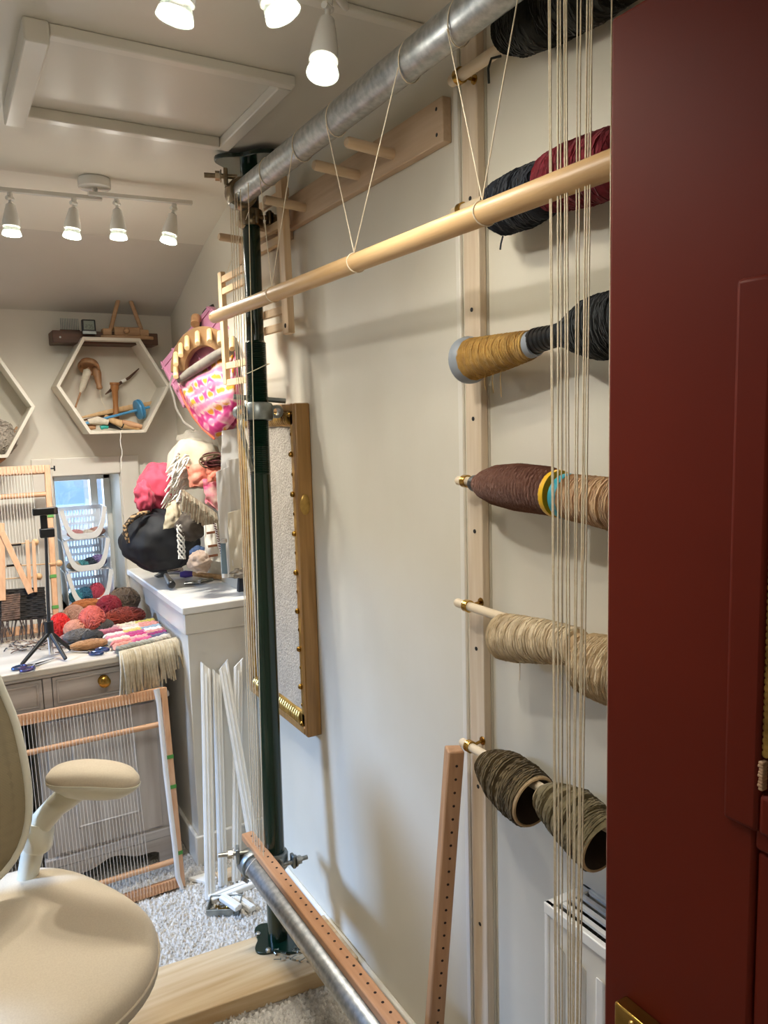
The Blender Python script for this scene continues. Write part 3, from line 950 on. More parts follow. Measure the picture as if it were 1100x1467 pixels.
# ------------------------------------------------------------------ peg rail
pg = thing('peg_rail', 'pale wooden wall board with protruding round pegs under the overhead pipe', 'peg rail', (.91, 1.7, 2.06))
y0 = P(635, 180, x=.90).y
bz0, bz1 = 2.066, 2.150
MB().box((.899, y0, bz0), (XR - .0005, 2.06, bz1)).build('board', wood('rail_board_pine', '#cdb396', '#bfa283', 1), pg, bevel=.002)
MB().box((.903, 2.055, bz0 - .02), (XR - .0005, 2.46, bz1 - .02)).build('board', wood('rail_board_pine_b', '#cdb396', '#bfa283', 1), pg, bevel=.002)
for y in (1.475, 1.632, 1.93, 2.13, 2.3):
    z = 2.098 if y < 2 else 2.085
    MB().lathe((.901, y, z), (.78, y - .012, z + .004), [(0, .0115), (.116, .0115), (.121, .009)], 16).build('peg', wood('peg_wood%d' % int(y * 100), '#d4bb9b', '#c4a682', 0), pg)
for y, z in ((y0 + .022, bz0 + .018), (y0 + .022, bz1 - .018)):
    MB().lathe((.899, y, z), (.898, y, z), [(0, .004), (.0006, .003)], 10).build('screw', blacks_m, pg)

# wooden frame hung on a peg
wf_ = thing('rung_rack', 'small pine rack frame with rungs hanging from a wall peg behind the prop', 'frame', (.87, 2.05, 1.78))
yn, yfz = P(412, 360, x=.872).y, 2.22
for k, y in enumerate((yn, yfz)):
    MB().beam((.866, y, 1.775), (.866, y + .01, 2.19), .040, .020, (1, 0, 0)).build('stile', pine_z, wf_, bevel=.002)
for z in (1.80, 1.845, 2.035, 2.075, 2.15):
    MB().beam((.872, yn - .01, z), (.872, yfz + .012, z + .004), .014, .022).build('rung', pine_y, wf_, bevel=.0015)
MB().lathe((.856, yn, 1.797), (.855, yn, 1.797), [(0, .007), (.0006, .006)], 10).build('knot', hole_m, wf_)

# long ladder-like heddle rack
la = thing('wooden_ladder_rack', 'narrow pale wooden ladder rack hanging left of the green prop', 'rack', (.84, 2.3, 1.64))
yl0, yl1 = P(321, 470, x=.84).y, 2.19
zl0, zl1 = P(312, 553, x=.84).z, P(328, 384, x=.84).z
for y in (yl0, yl1):
    MB().beam((.84, y, zl0), (.84, y, zl1), .030, .016, (1, 0, 0)).build('rail', pine_z, la, bevel=.0015)
for z in (P(330, 395, x=.84).z, P(330, 413, x=.84).z, P(328, 524, x=.84).z, P(328, 548, x=.84).z):
    MB().beam((.84, yl1, z), (.84, yl0, z), .011, .020).build('rung', pine_y, la, bevel=.0012)
MB().tube([(.84, yl0 - .05, zl1 - .01), (.80, 2.12, 2.09), (.79, 2.06, PZ - .03)], .001, 5).build('hanging_loop', thread_m, la)

# ------------------------------------------------------------------ gilt frame with fleece
gf = thing('gilt_frame', 'tall gilt picture frame holding cream fleece on the wall behind the prop', 'picture frame', (.9, 2.25, .6))
fy0, fy1 = P(453, 820, x=.92).y, 2.475
fz0, fz1 = P(456, 1057, x=.90).z, P(448, 576, x=.90).z
fw, fx = .052, .873
for nm, lo, hi, mt in (('stile', (fx, fy0, fz0), (XR - .001, fy0 + fw * .45, fz1), giltside_m), ('stile', (fx, fy1 - fw * .45, fz0), (XR - .001, fy1, fz1), giltside_m),
                       ('rail', (fx, fy0 + fw * .45, fz0), (XR - .001, fy1 - fw * .45, fz0 + fw * .45), giltside_m), ('rail', (fx, fy0 + fw * .45, fz1 - fw * .45), (XR - .001, fy1 - fw * .45, fz1), giltside_m)):
    MB().box(lo, hi).build(nm, mt, gf, bevel=.004)
for nm, lo, hi in (('gilt_stile', (fx + .004, fy0 + fw * .45, fz0 + fw * .45), (XR - .02, fy0 + fw, fz1 - fw * .45)), ('gilt_stile', (fx + .004, fy1 - fw, fz0 + fw * .45), (XR - .02, fy1 - fw * .45, fz1 - fw * .45)),
                   ('gilt_rail', (fx + .004, fy0 + fw * .45, fz0 + fw * .45), (XR - .02, fy1 - fw * .45, fz0 + fw * 1.25)), ('gilt_rail', (fx + .004, fy0 + fw * .45, fz1 - fw * 1.25), (XR - .02, fy1 - fw * .45, fz1 - fw * .45))):
    MB().box(lo, hi).build(nm, gold_m, gf, bevel=.006)
MB().sheet(lambda u, v: (.893 + .004 * N((u * 6, v * 12, 3)) - .003, fy0 + fw * .9 + u * (fy1 - fy0 - fw * 1.8), fz0 + fw + v * (fz1 - fz0 - fw * 2)), 24, 60, .012).build('fleece_panel', canvas_m, gf)
for k in range(17):
    z = fz0 + .03 + k * (fz1 - fz0 - .06) / 16
    if k % 2 == 0:
        MB().blob((fx + .002, fy0 + fw * .80, z), (.009, .0075, .0085), 12, 8).build('bead', brass_m, gf)
    else:
        MB().blob((fx + .005, fy0 + fw * .86, z), (.004, .003, .006), 8, 6).build('bead', brass_m, gf)
for z0 in (fz0 + fw * .82, fz1 - fw * .82):
    for k in range(34):
        y = fy0 + fw + k * .0148
        if y < fy1 - fw:
            MB().tube([(fx + .004, y, z0 - .016), (fx - .002, y + .004, z0 - .006), (fx - .001, y + .010, z0 + .006), (fx + .005, y + .012, z0 + .016)], .0048, 7).build('gadroon', gold_m, gf)
MB().blob((fx + .02, fy0 - .001, 1.30), (.016, .005, .03), 14, 10).build('side_ornament', gold_m, gf)

# ================================================================== TRACK LIGHTS
lens_m = emit('lamp_lens', (1.0, 0.93, 0.80, 1), 9.0)
bulbglass_m = M('bulb_glass', '#c2cbc2', .12, col2='#8f9b96', scale=120, alpha=.8)


def lamp_head(par, a, b, power, sz=1.0, col=LAMP_COL):
    """a: where the stem leaves the rail, b: middle of the lit lens"""
    a, b = V(a), V(b)
    L = (b - a).length
    d = (b - a).normalized()
    r = .0265 * sz
    k = min(.55 * L, .085)
    h = MB().lathe(b - d * (k + .024), b, [(0, .006), (.004, .0125 * sz), (.02, .016 * sz), (k * .7, .0225 * sz), (k, .0245 * sz), (k, .0225 * sz), (k - .004, .02 * sz), (k - .006, .001)], 28, cap=False).build('lamp_head', track_m, par)
    MB().lathe(b - d * .026, b + d, [(0, .017 * sz), (.010, .0225 * sz), (.022, r), (.026, r * 1.02), (.026, r * .9)], 28, cap=False).build('bulb', bulbglass_m, h)
    MB().lathe(b - d * .004, b + d, [(-.006, r * .90), (.003, r * .99), (.0055, r * .6), (.006, .0004)], 28).build('lens', lens_m, h)
    mid = b - d * (k + .022)
    MB().tube([a, lerp(a, mid, .45)], .0075, 12).tube([lerp(a, mid, .4), mid], .0048, 10).build('stem', chrome_m if 0 else track_m, h)
    e = a + (mid - a) * .5
    MB().lathe(e - V((.010, .006, 0)), e + V((.010, .006, 0)), [(0, .006), (.022, .006)], 10).build('knuckle', track_m, h)
    l = bpy.data.lights.new('spotlight', 'SPOT')
    l.energy = power
    l.color = col
    l.spot_size = math.radians(165)
    l.spot_blend = .85
    l.shadow_soft_size = .022
    o = bpy.data.objects.new('spotlight', l)
    o.parent = par
    o.location = b + d * .012 - V(par.location)
    o.rotation_euler = d.to_track_quat('-Z', 'Y').to_euler()
    C.objects.link(o)
    l = bpy.data.lights.new('bulb_glow', 'POINT')       # light leaking back and sideways through the glass of the bulb
    l.energy = LEAK
    l.color = LAMP_COL
    l.shadow_soft_size = .02
    o = bpy.data.objects.new('bulb_glow', l)
    o.parent = par
    o.location = b + d * .035 - V(par.location)
    C.objects.link(o)


YT = 2.52
t = thing('track_light', 'four-headed white track light at the far end of the ceiling', 'ceiling light', (.49, YT, 2.24))
g = P(135, 262, y=YT)
MB().lathe((g.x, YT, ZC), (g.x, YT, ZC - .030), [(0, .044), (.003, .047), (.027, .047), (.030, .043)], 36).build('canopy', track_m, t)
a, b = P(-45, 267, y=YT), P(146, 285, y=YT)
MB().beam(a, b, .016, .012).build('rail', track_m, t, bevel=.002)
c, d = P(126, 277, y=YT - .02), P(275, 291, y=YT - .02)
MB().beam(c, d, .016, .012).build('rail', track_m, t, bevel=.002)
MB().tube([(g.x, YT, ZC - .02), (g.x, YT - .005, P(135, 280, y=YT).z)], .008, 12).build('hub', track_m, t)
for (ax_, ay_), (bx, by), pw in (((14, 276), (17, 337), 1.0), ((106, 284), (103, 340), .85), ((167, 284), (170, 342), .5), ((250, 291), (241, 347), .25)):
    lamp_head(t, P(ax_, ay_, y=YT - .01), P(bx, by, y=YT - .015), FAR_LAMP * pw, 1.0)
t = thing('track_light', 'nearest white track light with glaring heads at the top of the picture', 'ceiling light', (.5, 1.15, 2.24))
e3 = P(492, 6, z=2.243)
dv_ = V((-.62, -.55, 0)).normalized()
MB().tube([e3 + V((.012, .01, 0)), e3, e3 + dv_ * .55], [.004, .008, .008], 12).build('rail', track_m, t)
MB().lathe((.36, 1.02, ZC), (.36, 1.02, ZC - .03), [(0, .05), (.004, .053), (.026, .053), (.03, .048)], 36).build('canopy', track_m, t)
MB().tube([(.36, 1.02, ZC - .02), (.36, 1.02, 2.24)], .009, 12).build('hub', track_m, t)
lamp_head(t, P(471, -6, z=2.243), P(462, 106, z=2.098), NEAR_LAMP * .4, 1.0, NEAR_COL)
h2 = P(406, 22, z=2.098)
lamp_head(t, h2 + V((-.055, .03, .14)), h2, NEAR_LAMP * .85, 1.0, NEAR_COL)
h1 = P(250, 28, z=2.098)
lamp_head(t, h1 + V((.03, -.02, .145)), h1, NEAR_LAMP * 1.9, 1.0, LAMP_COL)
lamp_head(t, (.13, .86, 2.235), (.16, .89, 2.10), NEAR_LAMP * 3.1, 1.0, (1, .97, .91))  # unseen fourth head, added to brighten the middle of the right wall
MB().tube([(.13, .86, 2.238), (.36, 1.02, 2.243)], .007, 10).build('rail', track_m, t)
MB().tube([h1 + V((.03, -.02, .145)), (.36, 1.02, 2.243), h2 + V((-.055, .03, .14))], .006, 10).build('rail', track_m, t)

# ================================================================== FAR WALL
shy = 3.265
sh = thing('wall_shelf', 'dark walnut shelf on the far wall above the hexagonal box', 'shelf', (.63, 3.32, 1.86))
sz0, sz1 = P(80, 491, y=shy).z, P(80, 473, y=shy).z
sx0, sx1 = P(75, 480, y=shy).x, P(226, 480, y=shy).x
MB().box((sx0, shy, sz0), (sx1, YF - .001, sz1)).build('board', walnut_m, sh, bevel=.003)
MB().lathe((sx0 + .028, shy, sz0 + .022), (sx0 + .028, shy - .001, sz0 + .022), [(0, .004), (.001, .003)], 10).build('screw', zinc_m, sh)


def hexbox(cx, cz, R_, label, y0=3.212):
    t = thing('hexagonal_shelf', label, 'shelf', (cx, 3.30, cz - R_ * .87))
    def vt(r, y): return [V((cx + r * math.cos(pi / 3 * k), y, cz + r * math.sin(pi / 3 * k))) for k in range(6)]
    o0, i0, o1, i1 = vt(R_, y0), vt(R_ - .014, y0), vt(R_, YF - .001), vt(R_ - .014, YF - .001)
    for k in range(6):
        j = (k + 1) % 6
        MB().add([o0[k], o0[j], i0[j], i0[k], o1[k], o1[j], i1[j], i1[k]], [(0, 1, 2, 3), (7, 6, 5, 4), (0, 4, 5, 1), (2, 6, 7, 3), (1, 5, 6, 2), (0, 3, 7, 4)]).build('panel', hexm, t, bevel=.0012)
    MB().prism([v + V((0, -.004, 0)) for v in vt(R_ - .013, YF - .001)], (0, .003, 0)).build('back', hexm, t)
    return t


hexm = M('white_wooden_box', '#ddd6c6', .55, col2='#d3cab8', scale=6)
hx = hexbox(.638, 1.698, .218, 'white hexagonal box shelf holding drop spindles below the walnut shelf')
hxt = 1.698 + .218 * .866
hexbox(.122, 1.62, .218, 'white hexagonal box shelf cut off by the left edge with fleece inside')
# on the shelf
t = thing('digital_clock', 'small black square digital thermometer clock on the shelf', 'clock', (.55, 3.24, hxt))
a, b = P(117, 457, y=3.235), P(138, 479, y=3.235)
zb = max(hxt, b.z) + .0005
MB().box((a.x, 3.235, zb), (b.x, 3.26, a.z)).build('case', black_m, t, bevel=.004)
MB().box((a.x + .006, 3.2342, zb + .017), (b.x - .006, 3.2352, a.z - .006)).build('screen', M('lcd_screen', '#6e7868', .3), t)
MB().box((a.x, 3.232, zb), (b.x, 3.236, zb + .011)).build('silver_strip', cast_m, t)
dg = MB()
for k, seg in enumerate(('abged', 'abcd', 'acdfg')):
    x = a.x + .012 + k * .0105
    z = zb + .022
    w_, h_ = .006, .006
    sgs = {'a': (x, z + 2 * h_, x + w_, z + 2 * h_ + .0012), 'g': (x, z + h_, x + w_, z + h_ + .0012), 'd': (x, z, x + w_, z + .0012), 'b': (x + w_, z + h_, x + w_ + .0012, z + 2 * h_), 'c': (x + w_, z, x + w_ + .0012, z + h_), 'e': (x, z, x + .0012, z + h_), 'f': (x, z + h_, x + .0012, z + 2 * h_)}
    for s_ in seg:
        x0, z0, x1, z1 = sgs[s_]
        dg.box((x0, 3.2338, z0), (x1, 3.2343, z1))
dg.build('digits', black_m, t)
t = thing('wire_comb', 'row of clear upright wire prongs at the left of the shelf', 'comb', (.48, 3.31, sz1))
MB().box((.462, 3.30, sz1), (.535, 3.318, sz1 + .008)).build('base', walnut_m, t)
for k in range(11):
    MB().tube([(.466 + k * .0064, 3.309, sz1 + .006), (.466 + k * .0064, 3.305, sz1 + .052)], .0017, 6).build('prong', cast_m, t)
bw = wood('bobbin_stand_wood', '#bd9a75', '#a98460', 0)
t = thing('bobbin_stand', 'wooden bobbin stand with two tall leaning pegs on top of the hexagonal box', 'stand', (.70, 3.28, hxt))
ya_ = 3.262
x0, x1 = P(142, 480, y=ya_).x, P(222, 480, y=ya_).x
z0 = hxt + .0005
MB().prism([(x0 + .5 * (x1 - x0) * (1 - math.cos(g)) , ya_ + .028 - .045 * abs(math.sin(g)) ** .5 * (1 if math.sin(g) > 0 else -1), z0) for g in [2 * pi * i / 32 for i in range(32)]], (0, 0, .014)).build('base', bw, t, bevel=.003)
z0 += .014
xa, xb = P(163, 470, y=ya_).x, P(200, 470, y=ya_).x
MB().box((xa, ya_ - .008, z0), (xb, ya_ + .03, z0 + .034)).build('block', bw, t, bevel=.004)
for (px0, py0), (px1, py1) in (((157, 468), (171, 423)), ((203, 468), (184, 423))):
    a, b = P(px0, py0, y=ya_ + .012), P(px1, py1, y=ya_ + .02)
    MB().lathe(a - V((0, 0, .02)), b, [(0, .0085), ((b - a).length * .9, .0085), ((b - a).length + .018, .0068)], 16).build('peg', bw, t)
for px in (153, 206):
    a = P(px, 470, y=ya_)
    MB().box((a.x - .018, ya_ - .008, z0), (a.x + .018, ya_ + .03, z0 + .026)).build('peg_block', bw, t, bevel=.004)
g = P(181, 470, y=ya_ - .01)
MB().blob((g.x, ya_ - .012, z0 + .018), (.0125, .012, .0125), 16, 12).build('ball_knob', bw, t)

# in the hexagonal box
yb = 3.30
hb0 = 1.698 - .204 * .866 + .0005
sw1, sw2 = wood('spindle_wood', '#ae855f', '#946b46', 2), wood('spindle_wood_pale', '#d9b78a', '#c59d6c', 2)


def W(px, py, y=yb): return P(px, py, y=y)


t = thing('drop_spindle', 'wooden drop spindle with white cop hanging from the back of the hexagonal box', 'spindle', W(108, 583))
MB().lathe(W(128, 520, 3.33), W(126, 534, 3.30), [(0, .010), (.004, .036), (.022, .043), (.030, .040), (.030, .034), (.016, .030), (.012, .006)], 28).build('whorl', sw1, t)
a, b = W(127, 527, 3.31), W(108, 584, 3.30)
MB().lathe(a, b, [(0, .005), ((b - a).length, .0035)], 10).build('shaft', sw1, t)
L = (b - a).length
MB().lathe(a, b, [(.006, .006), (.014, .016), (L * .5, .012), (L * .62, .0055)], 20).build('cop', yarn_m('white_cop', '#d8d0bd', '#c7bda8'), t)
t = thing('turned_handle', 'orange-brown turned wooden handle hanging beside the drop spindle', 'handle', W(143, 557))
a, b = W(137, 524, 3.33), W(143, 558, 3.31)
L = (b - a).length
MB().lathe(a, b, [(0, .012), (L * .3, .017), (L * .65, .013), (L * .8, .010), (L * .95, .012), (L, .006)], 20).build('grip', sw1, t)
MB().tube([b, W(146, 575), W(152, 586)], .001, 5).build('string', thread_m, t)
t = thing('wooden_bobbin', 'upright waisted wooden bobbin standing in the hexagonal box', 'bobbin', W(165, 592))
a, b = W(166, 593), W(164, 548)
a.z = hb0 + .022
L = (b - a).length
MB().lathe(a, b, [(0, .016), (.008, .017), (.02, .012), (L * .5, .010), (L * .8, .0125), (L * .86, .017), (L * .94, .016), (L * .95, .019), (L, .019)], 24).build('bobbin', wood('bobbin_wood', '#a87444', '#93602f', 2), t)
t = thing('carved_stick', 'dark brown carved stick leaning on the back of the hexagonal box', 'stick', W(151, 566))
MB().tube([W(151, 565, 3.33), W(160, 558, 3.34), W(172, 549, 3.345), W(185, 541, 3.35), W(199, 528, 3.36)], [.002, .007, .006, .0055, .0025], 10).build('stick', walnut_m, t)
MB().tube([W(174, 547, 3.344), W(180, 544, 3.347)], .0068, 10).build('white_band', trimw_m, t)
blue_m = M('blue_painted_wood', '#4f93bd', .4, col2='#4586b0', scale=20)
t = thing('blue_spindle', 'sky blue drop spindle lying across the bottom of the hexagonal box', 'spindle', W(120, 608))
a, b = W(121, 607, 3.25), W(214, 583, 3.29)
d = (b - a).normalized()
MB().lathe(a, b, [(0, .0042), (.01, .0055), ((b - a).length, .0055)], 12).build('shaft', blue_m, t)
c = lerp(a, b, .84)
MB().lathe(c - d * .012, c + d, [(0, .02), (.002, .040), (.008, .0415), (.012, .037), (.014, .042), (.021, .041), (.024, .02)], 32).build('whorl', blue_m, t)
t = thing('weaving_stick', 'long pale wooden stick shuttle lying behind the blue spindle', 'shuttle', W(117, 597))
a, b = W(117, 598, 3.31), W(219, 577, 3.34)
MB().tube([a, lerp(a, b, .3), lerp(a, b, .7), b], [.004, .009, .011, .007], 12, flat=((0, 0, 1), .45)).build('stick', sw2, t)
t = thing('weaving_stick', 'second pale stick shuttle under the long one', 'shuttle', W(120, 602))
a, b = W(119, 602, 3.33), W(185, 590, 3.34)
MB().tube([a, lerp(a, b, .5), b], [.003, .008, .006], 10, flat=((0, 0, 1), .5)).build('stick', sw1, t)
for nm, lab, pts, rr, mm in (('wooden_doll', 'bare wooden doll-like pin with a black band lying at the front right of the box', [(150, 600), (163, 606), (178, 611), (194, 614)], [.012, .013, .016, .012], sw2),
                             ('wooden_pin', 'smaller pinkish wooden pin lying across the doll-like pin', [(175, 604), (186, 607), (203, 611)], [.008, .012, .008], wood('pink_wood', '#d8a984', '#c8966f', 0)),
                             ('fleece_tuft', 'tuft of white fleece lying at the bottom left of the box', [(126, 604), (140, 602), (155, 605)], [.010, .016, .010], yarn_m('tuft_white', '#dcd3c2', '#cbc0ac')),
                             ('brown_pod', 'small brown wooden pod in the bottom left corner of the box', [(124, 611), (130, 612), (137, 612)], [.008, .012, .008], sw1),
                             ('turquoise_bobbin', 'small turquoise bobbin lying at the bottom of the box', [(144, 613), (149, 611), (155, 612)], [.009, .010, .007], M('turquoise', '#2fa59a', .4)),
                             ('dark_wedge', 'black pointed wedge tool at the bottom of the box', [(154, 610), (164, 613), (174, 617)], [.012, .008, .002], black_m)):
    q = [W(x, y, 3.25 + .006 * (len(lab) % 5)) for x, y in pts]
    t = thing(nm, lab, 'tool', q[0])
    lowest = min(p.z - r for p, r in zip(q, rr))
    dz = max(0, hb0 - lowest)
    q = [p + V((0, 0, dz)) for p in q]
    MB().tube(q, rr, 14).build('body', mm, t, ang=60)
    if nm == 'wooden_doll':
        MB().lathe(q[-1], q[-1] + (q[-1] - q[-2]), [(-.005, .008), (.006, .014), (.016, .013), (.024, .006)], 16).build('head', mm, t)
        m_ = lerp(q[2], q[1], .2)
        MB().lathe(m_, q[2], [(0, .0168), (.005, .0172)], 16).build('band', black_m, t)
st_ = []
for i in range(9):
    st_.append(P(173 + (1.8 if i in (4, 5, 7) else 0) - (.8 if i == 2 else 0), 618 + i * 6.7, y=3.205))
tag(MB().tube(st_, [.0016, .0018, .0016, .0022, .0017, .0017, .0022, .0017, .001], 6).build('hanging_string', whitecord_m), 'white crinkled string hanging below the hexagonal box', 'string')
# left hexagonal box contents
fm = yarn_m('grey_fleece', '#a3988a', '#82786c', 120)
t = thing('fleece_lump', 'lump of greyish curly fleece in the left hexagonal box', 'fleece', P(-5, 650, y=3.27))
c = P(-12, 628, y=3.28)
MB().blob(c, (.085, .05, .072), 26, 18, lambda p: 1 + .18 * N(p, 3, 2)).build('core', fm, t)
cu = MB()
rs = random.Random(8)
for i in range(160):
    g = V((rs.gauss(0, 1), rs.gauss(0, 1), rs.gauss(0, 1))).normalized()
    q = c + V((g.x * .086, g.y * .05, g.z * .072))
    u = g.orthogonal().normalized()
    v = g.cross(u)
    cu.tube([q + (u * math.cos(k) + v * math.sin(k)) * .008 + g * .003 * k * .4 for k in range(7)], .0016, 4)
tag(cu.build('curls', fm, t), kind='stuff')
t = thing('wooden_tool', 'wooden stick end below the fleece in the left hexagonal box', 'tool', P(5, 660, y=3.25))
MB().tube([P(-20, 668, y=3.26), P(-2, 660, y=3.255), P(7, 655, y=3.25)], [.010, .012, .008], 12).build('stick', sw1, t)
MB().tube([P(0, 640, y=3.30), P(12, 632, y=3.30), P(25, 612, y=3.31)], [.006, .007, .006], 10).build('upright_stick', sw1, t)

# ------------------------------------------------------------------ stacked baskets in the window
bk_m = M('translucent_white_plastic', '#eef0f2', .35, trans=.25)
bzs = [P(124, 866, y=3.385).z, P(124, 819, y=3.385).z, P(124, 773, y=3.385).z, P(124, 727, y=3.385).z]
bzs[0] = WZ0 + .0005
bnames = ['lowest', 'middle', 'topmost']
for i in range(3):
    z0, z1 = bzs[i], bzs[i + 1] - .006
    hw = .094
    xc = .512 + .004 * (2 - i)
    t = thing('plastic_basket', '%s white plastic basket of the stack standing in the window' % bnames[i], 'basket', (xc, 3.47, z0), 'stacked baskets in the window')
    y0, y1 = 3.39, 3.555
    MB().box((xc - hw + .012, y0 + .004, z0), (xc + hw - .012, y1, z0 + .005)).build('bottom', bk_m, t)
    # low curved front lip: a U
    H_ = z1 - z0
    u_in, u_out = [], []
    for k in range(21):
        s_ = -1 + 2 * k / 20
        zz = z0 + .026 + H_ * .86 * abs(s_) ** 4.5
        u_in.append(V((xc + s_ * (hw - .016), y0, zz)))
        u_out.append(V((xc + s_ * hw, y0 + .0, min(zz - .024 * (1 - abs(s_) ** 6) , z1))))
    fm_ = MB()
    for k in range(20):
        fm_.add([u_out[k], u_out[k + 1], u_in[k + 1], u_in[k]] + [v + V((0, .009, 0)) for v in (u_out[k], u_out[k + 1], u_in[k + 1], u_in[k])], [(0, 1, 2, 3), (7, 6, 5, 4), (0, 4, 5, 1), (3, 2, 6, 7)])
    fm_.build('front_lip', plastic_w, t)
    for s_ in (-1, 1):
        MB().prism([(xc + s_ * (hw - .002), y0 + .004, z0), (xc + s_ * (hw - .002), y1, z0), (xc + s_ * (hw + .004), y1, z1), (xc + s_ * (hw + .004), y0 + .03, z1), (xc + s_ * (hw + .002), y0 + .004, z1 - .03)], (-s_ * .003, 0, 0)).build('side', bk_m, t)
    # back wall pierced with rows of upright slots
    bb_ = MB()
    cols = 12
    x0, x1 = xc - hw, xc + hw
    zr = [z0, z0 + H_ * .22, z0 + H_ * .36, z0 + H_ * .46, z0 + H_ * .60, z0 + H_ * .70, z0 + H_ * .86, z1]
    for a_, b_ in ((0, 1), (2, 3), (4, 5), (6, 7)):
        bb_.box((x0, y1 - .003, zr[a_]), (x1, y1, zr[b_]))
    for r_, (a_, b_) in enumerate(((1, 2), (3, 4), (5, 6))):
        bb_.box((x0, y1 - .003, zr[a_]), (x0 + .02, y1, zr[b_])).box((x1 - .02, y1 - .003, zr[a_]), (x1, y1, zr[b_]))
        for k in range(cols):
            x = x0 + .02 + (x1 - x0 - .04) * (k + (.25 if r_ % 2 else 0)) / cols
            bb_.box((x, y1 - .003, zr[a_]), (x + .006, y1, zr[b_]))
    bb_.build('back', bk_m, t)
    # contents
    rs = random.Random(20 + i)
    pal = [[('#3f8a9a', 'teal'), ('#356a86', 'blue'), ('#c0455a', 'raspberry'), ('#d9694f', 'coral')], [('#2f3a4a', 'navy'), ('#7a6a9a', 'violet'), ('#c7b9a0', 'cream'), ('#3f7f86', 'teal')], [('#c98a86', 'pink'), ('#cdbfae', 'beige'), ('#b98c7c', 'rose')]][i]
    pos = [[(-.05, .03), (-.015, .034), (.03, .04), (.05, .022)], [(.02, .022), (.05, .026), (-.045, .016), (-.01, .018)], [(-.03, .016), (.025, .014), (.055, .018)]][i]
    for (hx_, cn), (dx, rz) in zip(pal, pos):
        c = V((xc + dx, y0 + .055, z0 + .006 + rz))
        tt = thing('yarn_tangle', '%s tangle of yarn scraps in the %s basket of the window stack' % (cn, bnames[i]), 'yarn', c - V((0, 0, rz)))
        tg = MB()
        tg.blob(c, (.03, .03, rz * .9), 14, 10, lambda p: 1 + .15 * N(p, 3, 5))
        for k in range(26):
            g = V((rs.gauss(0, 1), rs.gauss(0, 1), rs.gauss(0, 1))).normalized()
            u = g.orthogonal().normalized()
            v = g.cross(u)
            rr = rs.uniform(.4, 1)
            tg.tube([c + V(((u.x * math.cos(q) + v.x * math.sin(q)) * .034, (u.y * math.cos(q) + v.y * math.sin(q)) * .034, (u.z * math.cos(q) + v.z * math.sin(q)) * rz * 1.0)) for q in [j * .5 for j in range(12)]], .0016, 4)
        tg.build('strands', yarn_m('scrap_' + cn + str(i), hx_, hx_, 50), tt)

# ================================================================== DESK
TZ = .78
DXR, DYF = .612, 2.605
dk = thing('painted_desk', 'grey whitewashed old desk with panelled drawers and cupboard under the window', 'desk', (0, 3.0, 0))
DXL = -.85
MB().box((DXL - .01, DYF - .012, TZ - .024), (DXR + .008, YF - .02, TZ)).build('desk_top', desktop_m, dk, bevel=.005)
MB().box((DXL, DYF - .002, TZ - .034), (DXR, DYF + .03, TZ - .024)).build('top_moulding', desk_m, dk, bevel=.003)
yv = DYF + .012
dx0, dx1 = P(74, 980, y=yv).x, P(229, 960, y=yv).x
dz1 = TZ - .040
dz0 = P(150, 1001, y=yv).z
lx1 = P(62, 990, y=yv).x
pk = MB()
pk.box((DXL, yv, dz0 - .03), (DXR, yv + .02, dz0)).box((DXL, yv, dz1), (DXR, yv + .02, TZ - .024)).box((dx1, yv, dz0), (DXR, yv + .02, dz1)).box((lx1, yv, dz0), (dx0, yv + .02, dz1)).box((DXL, yv, dz0), (-.36, yv + .02, dz1))
pk.build('drawer_frame', desk_m, dk, bevel=.002)


def panel_front(x0, x1, z0, z1, mat, nm, inset, lab=None):
    p_ = MB().box((x0 + .002, yv + .002, z0 + .002), (x1 - .002, yv + .02, z1 - .002)).build(nm, mat, dk, bevel=.002)
    e = inset
    f = MB()
    for lo, hi in (((x0 + e, yv - .004, z0 + e), (x1 - e, yv + .004, z0 + e + .008)), ((x0 + e, yv - .004, z1 - e - .008), (x1 - e, yv + .004, z1 - e)), ((x0 + e, yv - .004, z0 + e), (x0 + e + .008, yv + .004, z1 - e)), ((x1 - e - .008, yv - .004, z0 + e), (x1 - e, yv + .004, z1 - e))):
        f.box(lo, hi)
    f.build('panel_moulding', mat, p_, bevel=.003)
    return p_


p1 = panel_front(dx0, dx1, dz0, dz1, desk_m, 'drawer', .012)
kx = P(150, 977, y=yv - .02)
MB().lathe((kx.x, yv, kx.z), (kx.x, yv - .03, kx.z), [(0, .019), (.004, .017), (.006, .008), (.012, .0075), (.016, .016), (.024, .019), (.029, .012), (.030, .0005)], 26).build('knob', brass_m, p1)
p2 = panel_front(lx1 - .46, lx1, dz0, dz1, desk_m, 'drawer', .012)
MB().lathe((lx1 - .23, yv, kx.z), (lx1 - .23, yv - .03, kx.z), [(0, .019), (.004, .017), (.006, .008), (.012, .0075), (.016, .016), (.024, .019), (.029, .012), (.030, .0005)], 26).build('knob', brass_m, p2)
